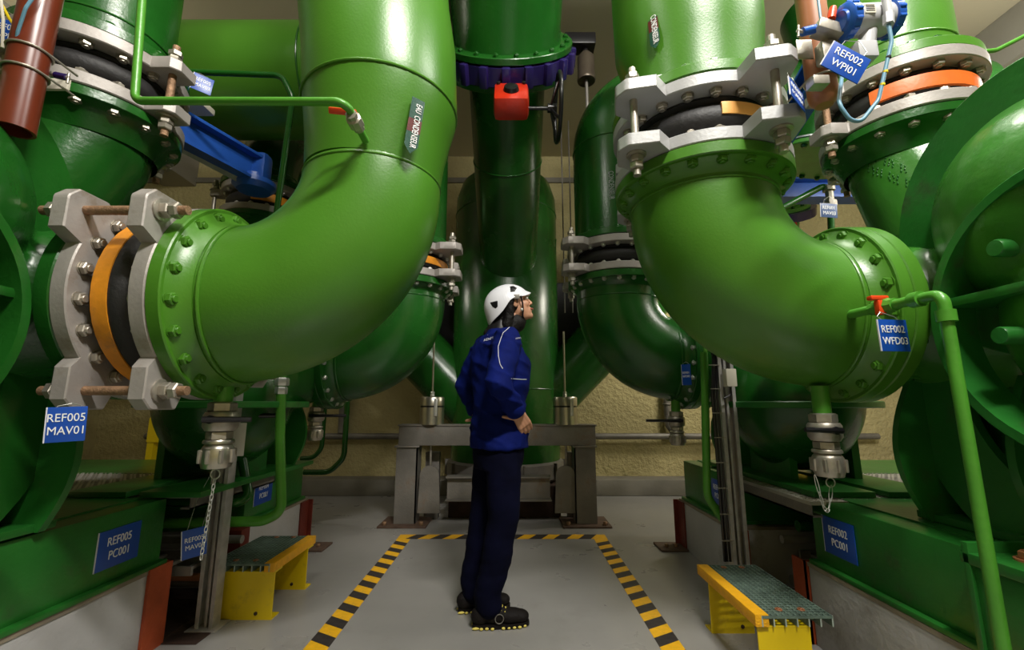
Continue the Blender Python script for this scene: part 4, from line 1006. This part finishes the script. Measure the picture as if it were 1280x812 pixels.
# right
ro_ = P(1029, 122, 1.32)
t = thing('tan_pipe', 'brown-orange capped pipe carrying the transmitter at the upper right', 'pipe', ro_)
bm = B(); lathe(bm, [(0, -.035), (.025, -.030), (.040, -.012), (.044, .012), (.044, .75), (0, .75)], Matrix.Translation(ro_), 36); obj('pipe', bm, BROWNL, t)
bm = B(); box(bm, P(1022, 104, 1.25), (.05, .04, .03), None, .003); obj('clamp', bm, ZINC, t)
ubolt(t, ro_ + V((0, 0, .06)), .047)
tc_ = P(1084, 26, 1.20)
t = thing('transmitter', 'grey pressure transmitter with blue end caps at the upper right', 'instrument', tc_)
ax = V((.93, .05, .10)).normalized(); F = frame(tc_, ax)
bm = B(); lathe(bm, [(0, -.06), (.044, -.06), (.046, -.04), (.046, .055), (.044, .06), (0, .06)], F, 40); obj('housing', bm, TGREY, t)
for sgn in (-1, 1):
    bm = B(); lathe(bm, [(0, .034), (.030, .034), (.034, .028), (.048, .026), (.052, .022), (.052, 0), (0, 0)], frame(tc_ + ax * sgn * .058, ax * sgn), 40)
    cp_ = obj('end_cap', bm, TBLUE, t)
    for k in range(12):
        a = 2 * PI * k / 12; bm = B(); box(bm, (.052 * math.cos(a), .052 * math.sin(a), .011), (.008, .008, .02), frame(tc_ + ax * sgn * .058, ax * sgn) @ Matrix(), .002); obj('cap_grip', bm, TBLUE, cp_)
bm = B(); lathe(bm, [(0, .07), (.022, .07), (.024, 0), (0, 0)], frame(tc_ + V((.0, 0, -.03)), (-.25, 0, -1)), 24); box(bm, tc_ + V((-.03, .0, -.115)), (.06, .05, .055), None, .006); obj('sensor_body', bm, TGREY, t)
bm = B(); q = tc_ + V((.015, -.055, -.01)); rod(bm, q + V((.004, 0, .16)), q + V((.0, 0, -.02)), .0115, 18); rod(bm, q + V((0, 0, -.02)), q + V((-.004, 0, -.055)), .014, 6); obj('cable_gland', bm, TGREY, t)
bm = B(); box(bm, tc_ + V((-.028, -.0465, -.002)), (.032, .002, .03)); obj('nameplate', bm, CREAM, t)
for k in range(4):
    bm = B(); box(bm, tc_ + V((-.028, -.048, .008 - k * .006)), (.026, .001, .0018)); obj('print_line', bm, BLACK, t)
g0 = q + V((-.004, 0, -.055))
pts = [g0, g0 + V((0, 0, -.06)), P(1098, 125, 1.16), P(1070, 160, 1.16), P(1048, 130, 1.16), P(1055, 75, 1.24)]
bm = B(); sweep(bm, fillet(pts, .05, 10), .0055, 10); t3 = thing('signal_cable', 'light blue looped cable below the transmitter', 'cable', P(1070, 160, 1.16)); obj('cable', bm, BLUEC, t3)
for k in (.25, .5, .72):
    pp = g0 + V((0, 0, -.06)); pp = pp.lerp(P(1098, 125, 1.16), k); bm = B(); rod(bm, pp, pp + V((0, 0, -.007)), .0068, 10); obj('yellow_marker' if k > .4 else 'tie', bm, YELLOW if k > .4 else BLACK, t3)
mb = P(1038, 40, 1.22)
t = thing('valve_manifold', 'small steel instrument valve block with red and blue caps', 'valve', mb)
bm = B(); box(bm, mb, (.10, .05, .035), Matrix.Translation(mb) @ Matrix.Rotation(.35, 4, 'Y') @ Matrix.Translation(-mb), .004); box(bm, mb + V((-.0, .02, -.06)), (.06, .04, .07), None, .006); obj('block', bm, ZINC, t)
bm = B(); lathe(bm, [(0, .045), (.010, .042), (.012, .03), (.012, 0), (0, 0)], frame(P(1039, 24, 1.20), (.25, 0, 1)), 16); obj('red_cap', bm, REDH, t)
bm = B(); rod(bm, P(1003, 40, 1.22), P(1020, 36, 1.22), .013); obj('blue_grip', bm, TBLUE, t)
bm = B(); rod(bm, P(996, 38, 1.22), P(1004, 40, 1.22), .005); rod(bm, P(998, 32, 1.22), P(998, 46, 1.22), .004); rod(bm, P(1040, 36, 1.22), P(1039, 24, 1.20), .006); obj('needle', bm, ZINC, t)
bm = B(); box(bm, P(1006, 62, 1.27), (.05, .004, .07), None, .001); obj('bracket_plate', bm, STEEL, t)
for k, (pts, m) in enumerate((([P(1020, -20, 1.22), P(1026, 25, 1.22)], BLUEC), ([P(1064, -30, 1.25), P(1062, 0, 1.25)], BROWNL), ([P(1112, 5, 1.2), P(1125, -20, 1.2)], ZINCW))):
    bm = B(); tube(bm, pts, .004, .04, 8); tag(obj('impulse_tube', bm, m), ['light blue tube left of the transmitter', 'tan tube above the transmitter', 'bright thin tube right of the transmitter'][k], 'tube')

# yellow guards at the back
for x, y, lab, s in ((-3.15, 4.3, 'yellow steel guard seen low at the back left', -1), (2.62, 4.3, 'yellow steel guard seen low at the back right', 1)):
    t = thing('guard_frame', lab, 'guard', (x, y, .55))
    for dx in (-.22, .22):
        bm = B(); box2(bm, (x + dx - .03, y, .0), (x + dx + .03, y + .06, 1.55)); obj('upright', bm, YELLOW, t)
    for z in (.7, 1.0): 
        bm = B(); box2(bm, (x - .25, y - .01, z), (x + .25, y + .0, z + .22)); obj('panel', bm, YELLOW, t)

# raised cast marks on the near right discharge neck
from mathutils.bvhtree import BVHTree
def bvh_of(o): 
    w_ = WL[o.name]; return BVHTree.FromPolygons([v.co + w_ for v in o.data.vertices], [tuple(p.vertices) for p in o.data.polygons])
CAM = V((0, 0, CAMZ))
cs = [c for c in pr.children if c.name.startswith('casing')][0]; bv = bvh_of(cs); bm = B()
for row, (u0, v0) in enumerate(((1080, 186), (1086, 206))):
    for k in range(11):
        if k in (4, 8): continue
        for q in range(3):
            u = u0 + k * 5.2 + random.uniform(-1, 1); v = v0 + k * 2.1 + q * 4 + random.uniform(-1, 1)
            h = bv.ray_cast(CAM, (P(u, v, 2) - CAM).normalized())
            if h[0] and h[3] < 3: ell(bm, h[0], (.0035, .0035, .0045 + .003 * (k % 2)), None, 8)
if bm.verts:
    o = obj('cast_marks', bm, GREEND, pr, 0); o['kind'] = 'stuff'
# ------------------------------------------------------------------ person
AY = math.radians(22)
fw = V((math.cos(AY), math.sin(AY), 0)); rt = V((math.sin(AY), -math.cos(AY), 0)); UP = V((0, 0, 1))
PO = V((-.075, 2.45, 0))
def L3(f, r, z): return PO + fw * f + rt * r + UP * z
RB = Matrix((fw, -rt, UP)).transposed()
person = None
# joints
hipR, hipL = L3(.0, .085, .90), L3(.0, -.085, .90)
kneeR, kneeL = L3(.0, .085, .49), L3(-.035, -.10, .49)
ankR, ankL = V((-.115, 2.36, .085)), V((-.205, 2.53, .085))
shR, shL = L3(-.01, .165, 1.365), L3(-.02, -.165, 1.365)
elR, elL = shR + V((.0, -.15, -.215)) + fw * -.045, L3(-.10, -.285, 1.165)
wrR, wrL = L3(.035, .190, 1.005), L3(-.06, -.175, .995)
neck = L3(.015, 0, 1.43)
HP = V((.0, 2.455, 1.597))
yaw = math.radians(6); pit = math.radians(-17)
HR = Matrix.Rotation(yaw, 3, 'Z') @ Matrix.Rotation(pit, 3, 'Y')
def H(x, y, z): return HP + HR @ V((x, y, z))
def hell(bm, c, r, rot=None, n=20): return ell(bm, H(*c), r, HR @ rot if rot else HR, n)
def hand(bm, wr, d, palm_n, side, curl):
    """d finger direction, palm_n palm normal; side dir = thumb side"""
    d = d.normalized(); sd = side - d * side.dot(d); sd.normalize(); pn = d.cross(sd)
    if pn.dot(palm_n) < 0: pn = -pn
    kn = wr + d * .085
    for q in (-1, -.33, .33, 1):
        capsule(bm, wr + sd * q * .018, kn + sd * q * .028 - d * .012, .017, .0120, 12)
    Ls = {1: .070, .33: .078, -.33: .073, -1: .057}
    for q, Lf in Ls.items():
        b = kn + sd * q * .031 - d * .01; a1 = curl; p1 = b + (d * math.cos(a1) + pn * math.sin(a1)) * Lf * .45
        p2 = p1 + (d * math.cos(a1 * 2) + pn * math.sin(a1 * 2)) * Lf * .33; p3 = p2 + (d * math.cos(a1 * 2.7) + pn * math.sin(a1 * 2.7)) * Lf * .25
        chain(bm, [b, p1, p2, p3], [.0086, .0080, .0073, .0062], 10)
    return kn, sd, pn, d
bm = B()
# trunk and legs under the clothes, neck
chain(bm, [L3(0, 0, .93), L3(0, 0, 1.10), L3(.01, 0, 1.28), L3(0, 0, 1.36)], [.12, .11, .12, .10], 20)
chain(bm, [hipR, kneeR, ankR], [.075, .050, .036], 14); chain(bm, [hipL, kneeL, ankL], [.075, .050, .036], 14)
chain(bm, [ankR, ankR + V((.06, .008, -.035))], [.034, .024], 12); chain(bm, [ankL, ankL + V((.06, .012, -.035))], [.034, .024], 12)
for sh, el, wr in ((shR, elR, wrR), (shL, elL, wrL)): chain(bm, [L3(0, 0, 1.35), sh, el, wr], [.07, .05, .036, .025], 14)
chain(bm, [neck + V((0, 0, -.06)), H(-.025, 0, -.075)], [.056, .052], 18)
# head
hell(bm, (-.018, 0, .022), (.098, .075, .092), n=28)
hell(bm, (.030, 0, -.030), (.060, .060, .078), n=24)
hell(bm, (.048, 0, -.075), (.040, .040, .030), n=20)      # jaw, chin
hell(bm, (.080, 0, -.086), (.018, .022, .018), n=14); hell(bm, (.070, 0, -.055), (.026, .034, .040), n=18)
hell(bm, (.070, 0, .036), (.022, .048, .030), n=16)       # brow
chain(bm, [H(.088, 0, .016), H(.099, 0, -.004), H(.107, 0, -.019)], [.007, .0075, .0088], 12)  # nose
for q in (-1, 1):
    hell(bm, (.100, q * .008, -.024), (.008, .006, .006), n=10)
    hell(bm, (.062, q * .034, -.020), (.028, .020, .022), n=14)   # cheek
    hell(bm, (.004, q * .074, -.006), (.016, .007, .028), Matrix.Rotation(-.25, 3, 'Y'), 14)   # ear
    hell(bm, (.008, q * .079, .004), (.013, .005, .016), n=10)
hell(bm, (.091, 0, -.050), (.013, .020, .0055), n=12)     # lips
hell(bm, (.089, 0, -.060), (.012, .017, .0055), n=12)
# hands
dR = (P(655, 548, 2.22) - wrR); dR = (fw * .55 + UP * -.80 + rt * -.12)
kn, sd, pn, d = hand(bm, wrR, dR, -rt, fw * 1, .38)
# thumb towards the back
tb = wrR + d * .02 - sd * .02
chain(bm, [tb, tb - fw * .035 + UP * .005 - rt * .0, tb - fw * .068 + UP * .010 - rt * .01], [.0125, .0105, .008], 10)
dL = (fw * .5 + UP * -.8 + rt * .1)
kn2, sd2, pn2, d2 = hand(bm, wrL, dL, rt, fw, .38)
tb = wrL + d2 * .02 - sd2 * .02
chain(bm, [tb, tb - fw * .035 + UP * -.005, tb - fw * .06 + UP * -.01], [.0125, .0105, .008], 10)
body = obj('person', fuse(bm, .0042, 3, .5), SKIN, None, 0, keep=(PO.x, PO.y, 0))
tag(body, 'woman in white helmet and blue jacket, hands on hips, looking up right', 'person')
# eyes, brows, lips
for q in (-1, 1):
    bm = B(); hell(bm, (.083, q * .030, .010), (.011, .012, .0095), n=14); e_ = obj('eye', bm, EYEW, body, 0)
    bm = B(); hell(bm, (.0905, q * .031, .0105), (.0045, .0055, .0058), n=10); obj('iris', bm, BLACK, e_, 0)
    bm = B(); sweep(bm, [H(.090, q * .014, .028), H(.090, q * .030, .034), H(.076, q * .048, .028)], [.0032, .0036, .002], 8); obj('eyebrow', bm, HAIR, body, 0)
bm = B(); sweep(bm, [H(.090, -.024, -.052), H(.1025, -.012, -.0535), H(.105, 0, -.054), H(.1025, .012, -.0535), H(.090, .024, -.052)], [.002, .0045, .005, .0045, .002], 8); obj('lips', bm, LIP, body, 0)
# hair
bm = B()
hell(bm, (-.030, 0, .015), (.100, .081, .088), n=24)
chain(bm, [H(-.06, 0, -.03), H(-.075, 0, -.08), V((-.085, 2.45, 1.475)), V((-.135, 2.44, 1.43))], [.065, .058, .050, .025], 18)
for q in (-1, 1): chain(bm, [H(.02, q * .068, .035), H(-.025, q * .072, .00), H(-.04, q * .055, -.06), V((-.03, 2.455 + q * .05, 1.475))], [.014, .024, .03, .035], 12)
obj('hair', fuse(bm, .006, 2, .5, lambda c: .005 * noise.noise(c * 40)), HAIR, body, 0)
# helmet: shell of revolution-like surface with a peak
bm = B(); nu, nv = 64, 22; rows = []
for j in range(nv + 1):
    row = []
    for i in range(nu):
        a = 2 * PI * i / nu                                   # 0 = front
        cf = math.cos(a)
        low = -.018 + .0 * cf - .062 * max(0, -cf) ** 1.2 + .058 * max(0, 1 - abs(a if a < PI else a - 2 * PI) / 2.0) ** 1.1
        low += .020 * math.exp(-((abs(a if a < PI else a - 2 * PI) - 1.35) / .4) ** 2)
        zt_ = .122; tt = j / nv
        ph = tt * PI / 2
        z0_ = low
        zz = z0_ + (zt_ - z0_) * math.sin(ph) ** 1.0
        rr_ = math.cos(ph) ** .62 if tt < 1 else 0
        prof_ = math.sqrt(max(0, 1 - max(0, (zz + .01) / .132) ** 2.3))
        rx = .132 + .006 * (cf < 0) * -cf; ry = .105
        x = rx * cf * prof_ - .022; y = ry * math.sin(a) * prof_
        if cf > 0 and tt < .18: x += .020 * (cf ** 6) * (1 - tt / .18) ** 1.3
        if cf < 0: x *= 1.0 - .10 * (1 - tt) * 0
        row.append(bm.verts.new(H(x, y, zz)))
    rows.append(row)
for j in range(nv):
    for i in range(nu): bm.faces.new((rows[j][i], rows[j][(i + 1) % nu], rows[j + 1][(i + 1) % nu], rows[j + 1][i]))
bmesh.ops.remove_doubles(bm, verts=bm.verts, dist=.0008)
bmesh.ops.recalc_face_normals(bm, faces=bm.faces)
bmesh.ops.solidify(bm, geom=bm.faces[:], thickness=.004)
hm = obj('helmet', bm, HELM, body, 0)
def hsurf(x, z, e=.002):
    prof_ = math.sqrt(max(0, 1 - max(0, (z + .01) / .132) ** 2.3))
    cx = min(.99, max(-.99, (x + .022) / .133 / prof_)); y = .105 * math.sqrt(max(0, 1 - cx * cx)) * prof_ + e
    return y
for nm, pl_, m in (('vent', [(.008, .090), (.028, .088), (.042, .070), (.022, .052), (-.002, .054)], BLACK), ('vent', [(-.124, .034), (-.084, .026), (-.092, -.004), (-.106, -.010), (-.118, .006)], BLACK)):
    for q in (-1, 1):
        bm = B(); cx_ = sum(p[0] for p in pl_) / 5; cz_ = sum(p[1] for p in pl_) / 5
        prev = None; N_ = 15; ctr = [hsurf(cx_, cz_, e_) for e_ in (.0025, -.004)]
        ring_ = [(pl_[k // 3][0] * (1 - (k % 3) / 3) + pl_[(k // 3 + 1) % 5][0] * (k % 3) / 3, pl_[k // 3][1] * (1 - (k % 3) / 3) + pl_[(k // 3 + 1) % 5][1] * (k % 3) / 3) for k in range(N_)]
        rows_ = []
        for f_, e_ in ((.0, .0025), (.34, .0025), (.67, .0025), (1, .0025), (1, -.004)):
            rows_.append([bm.verts.new(H(cx_ + (x - cx_) * f_, q * hsurf(cx_ + (x - cx_) * f_, cz_ + (z - cz_) * f_, e_), cz_ + (z - cz_) * f_)) for x, z in ring_])
        for j_ in range(4):
            for i in range(N_): bm.faces.new((rows_[j_][i], rows_[j_][(i + 1) % N_], rows_[j_ + 1][(i + 1) % N_], rows_[j_ + 1][i]))
        bmesh.ops.remove_doubles(bm, verts=bm.verts, dist=.0001)
        obj(nm, bm, m, hm, 0)
for q in (-1, 1):
    bm = B(); box(bm, H(.020, q * .094, .020), (.036, .012, .026), None, .004); obj('lamp_clip', bm, FRAME, hm)
    bm = B(); sweep(bm, [H(.046, q * .088, .020), H(.046, q * .078, -.02), H(.040, q * .068, -.055), H(.030, q * .055, -.085), H(.045, 0, -.116)], .0045, 8); obj('chin_strap', bm, BLACK, hm, 0)
    bm = B(); hell(bm, (.032, q * .074, -.052), (.008, .006, .009), n=12); obj('buckle', bm, ZINCW, hm, 0)
# jacket
def wr_(c): 
    return .010 * (1 - abs(noise.noise(V((c.x * 5 + c.z * 4, c.y * 5, c.z * 15 + c.x * 6))))) ** 4 - .005 + .008 * noise.noise(V((c.x * 6, c.y * 6, c.z * 14))) + .0065 * noise.noise(V((c.x * 22, c.y * 22, c.z * 16)))
def eloft(bm, rings, n=40):
    R_ = []
    for f, r, z, a, b in rings:
        R_.append([bm.verts.new(L3(f + a * math.cos(2 * PI * k / n), r + b * math.sin(2 * PI * k / n), z)) for k in range(n)])
    for i in range(len(R_) - 1):
        for k in range(n): bm.faces.new((R_[i][k], R_[i][(k + 1) % n], R_[i + 1][(k + 1) % n], R_[i + 1][k]))
    bm.faces.new(R_[0][::-1]); bm.faces.new(R_[-1])
bm = B()
eloft(bm, [(.005, 0, .822, .152, .182), (.005, 0, .87, .156, .182), (.008, 0, .95, .150, .174), (.008, 0, 1.01, .138, .160), (.008, 0, 1.06, .138, .160), (.012, 0, 1.16, .150, .178), (.010, 0, 1.27, .156, .182), (-.01, 0, 1.35, .130, .175), (-.012, 0, 1.405, .095, .13), (-.0, 0, 1.45, .066, .075)])
for sh, el, wr in ((shR, elR, wrR), (shL, elL, wrL)):
    c1 = wr.lerp(el, .18); chain(bm, [L3(-.01, 0, 1.33), sh, sh.lerp(el, .55), el, el.lerp(wr, .5), c1], [.09, .080, .070, .062, .055, .047], 20)
obj('jacket', fuse(bm, .0085, 5, .5, wr_), NAVY, body, 0)
for el, wr in ((elR, wrR), (elL, wrL)):
    c1 = wr.lerp(el, .30); c2 = wr.lerp(el, .05)
    bm = B(); lathe(bm, [(.034, 0), (.048, .002), (.052, .01), (.050, .05), (.046, .058), (.034, .058)], frame(c2, el - wr, (0, 1, 0)), 24, closed=True); obj('cuff', bm, NAVY, body)
bm = B(); lathe(bm, [(.058, 0), (.075, 0), (.074, .045), (.068, .075), (.060, .07)], frame(L3(.004, 0, 1.425), (fw * .30 + UP), (0, 1, 0)), 30, closed=True); obj('collar', bm, BLACK, body)
bm = B(); capsule(bm, L3(.0, 0, 1.425), H(-.012, 0, -.10), .068, .060, 24); obj('neck_warmer', fuse(bm, .006, 2, .5, lambda c: .003 * noise.noise(c * 30)), HAIR, body, 0)
# piping and lettering follow the jacket: project points from outside towards the body axis
from mathutils.bvhtree import BVHTree
jk = [c for c in body.children if c.name.startswith('jacket')][0]
JW = WL[jk.name]
bvh = BVHTree.FromPolygons([v.co + JW for v in jk.data.vertices], [tuple(p.vertices) for p in jk.data.polygons])
CAM = V((0, 0, CAMZ))
def proj(px, py, e=.002):
    d = (P(px, py, 2.0) - CAM).normalized(); h = bvh.ray_cast(CAM, d)
    return (h[0] + h[1] * e) if h[0] else None
def pline(pts, r=.0018, name='piping'):
    q = []
    for i in range(len(pts) - 1):
        for k in range(6):
            p = proj(pts[i][0] + (pts[i + 1][0] - pts[i][0]) * k / 6, pts[i][1] + (pts[i + 1][1] - pts[i][1]) * k / 6)
            if p: q.append(p)
    if len(q) > 2:
        bm = B(); sweep(bm, q, r, 6); obj(name, bm, PIPING, body, 0)
pline([(637, 409), (629, 416), (626, 424), (623, 433), (623, 445), (625, 455), (629, 462)])
pline([(639, 473), (652, 474), (659, 474)])
pline([(661, 442), (669, 443)])
def jtext(s, px, py, size, slope, bend=0):
    bm = B(); text_bm(bm, s, size, Matrix(), xs=1.0, ext=0)
    ok = []
    for v in bm.verts:
        x, y = v.co.x, v.co.y; p = proj(px + x, py - y - slope * x + bend * x * x, .003)
        if p: v.co = p
        else: ok.append(v)
    bmesh.ops.delete(bm, geom=ok, context='VERTS')
    if bm.verts: obj('lettering', bm, PIPING, body, 0)
    else: bm.free()
jtext('AENM', 611, 424, 4.6, .28); jtext('uuwuum', 650, 422, 3.6, 0, .035); jtext('.', 610, 417, 6, 0)
# trousers
def tw(c): return .006 * noise.noise(V((c.x * 8, c.y * 8, c.z * 9))) + .006 * noise.noise(V((c.x * 5, c.y * 5, c.z * 26))) * (1 if c.z < .35 else .4)
bm = B()
eloft(bm, [(-.005, 0, .72, .115, .165), (-.0, 0, .78, .130, .168), (.0, 0, .86, .130, .162), (0, 0, .93, .112, .145), (0, 0, 1.0, .10, .13)])
for hp_, kn_, an_ in ((hipR, kneeR, ankR), (hipL, kneeL, ankL)):
    chain(bm, [hp_ + UP * -.04, hp_.lerp(kn_, .5), kn_, kn_.lerp(an_, .55), an_ + V((.0, 0, .07)), an_ + V((.005, 0, .01))], [.086, .087, .079, .072, .066, .064], 24)
obj('trousers', fuse(bm, .009, 4, .5, tw), NAVYD, body, 0)
# shoes
def shoe(an, yaw_, q):
    d = V((math.cos(yaw_), math.sin(yaw_), 0)); n_ = V((-d.y, d.x, 0)); o_ = V((an.x, an.y, 0))
    K = lambda f, s_, z: o_ + d * f + n_ * s_ + UP * z
    R3 = Matrix((d, n_, UP)).transposed()
    bm = B()
    ell(bm, K(-.035, 0, .055), (.048, .038, .045), R3); ell(bm, K(.03, 0, .055), (.075, .040, .042), R3, 24); ell(bm, K(.11, 0, .045), (.072, .046, .034), R3, 24); ell(bm, K(.155, .0, .042), (.045, .042, .028), R3, 20)
    capsule(bm, K(-.01, 0, .08), K(.0, 0, .105), .042, .040)
    sh_ = fuse(bm, .006, 4)
    for v in sh_.verts:
        if v.co.z < .016: v.co.z = .016
    up_ = obj('shoe', sh_, SHOE, body, 0)
    bm = B()
    out = []
    for k in range(40):
        a = 2 * PI * k / 40; f = math.cos(a); x = .063 + .137 * f; wd = (.036 if f < 0 else .044) * abs(math.sin(a)) ** .6 * (1 if math.sin(a) > 0 else -1)
        p = K(x, wd, 0); out.append((p.x, p.y))
    prism(bm, out, .006, .022); so = obj('sole', bm, SHOE, up_)
    for side in (-1, 1):
        for k in range(10):
            x = -.06 + k * .026
            if k in (4,): continue
            w2 = .040 if x > 0 else .034
            bm = B(); ell(bm, K(x, side * w2 * (1 if -.05 < x < .16 else .75), .008), (.009 if k else .018, .006, .006), R3, 10); obj('sole_lug', bm, LACE, so, 0)
    for k in range(3):
        bm = B(); x = .045 + k * .016; sweep(bm, [K(x, -.026, .083 - k * .006), K(x + .008, 0, .102 - k * .009), K(x + .014, .026, .081 - k * .006)], .003, 6); obj('lace', bm, LACE, up_, 0)
    bm = B(); ring(bm, K(.05, -.042, .05), n_, .020, .0022, 20, 6); obj('side_disc', bm, FRAME, up_, 0)
shoe(ankR, math.radians(8), 1); shoe(ankL, math.radians(14), -1)

# repeats carry a shared group name
GR = {'pump': 'pumps on both sides of the aisle', 'pump_skid': 'green base frames under the pumps', 'suction_elbow': 'big green elbows', 'expansion_joint': 'rubber expansion joints',
      'suction_riser': 'vertical suction pipes', 'discharge_riser': 'vertical discharge pipes', 'step': 'yellow steps with green grating', 'strut_post': 'galvanised strut posts', 'spring_hanger': 'spring hanger cans',
      'drain_coupling': 'drain couplings under the elbows', 'hazard_tape': 'hazard tape around the marked bay', 'corner_angle': 'red steel angles at the plinths', 'sign': 'blue signs on the base frames', 'tag': 'hanging equipment tags',
      'flow_sticker': 'flow stickers on the pipes', 'walkway': 'walkway plates between pumps', 'cable_ladder': 'cable ladders under the walkways', 'channel_pipe': 'pipes in the floor channels', 'tube_loop': 'green tube loops',
      'hanger_rod': 'thin hanging rods', 'guard_frame': 'yellow guards at the back', 'hoist_beam': 'blue hoist beams', 'drain_pipe': 'grey drain pipes on the back wall', 'cable': 'cables in the upper left corner', 'impulse_tube': 'thin tubes around the transmitter'}
for o in list(bpy.data.objects):
    if o.parent is None and 'label' in o:
        k = o.name.split('.')[0]
        if k in GR: o['group'] = GR[k]
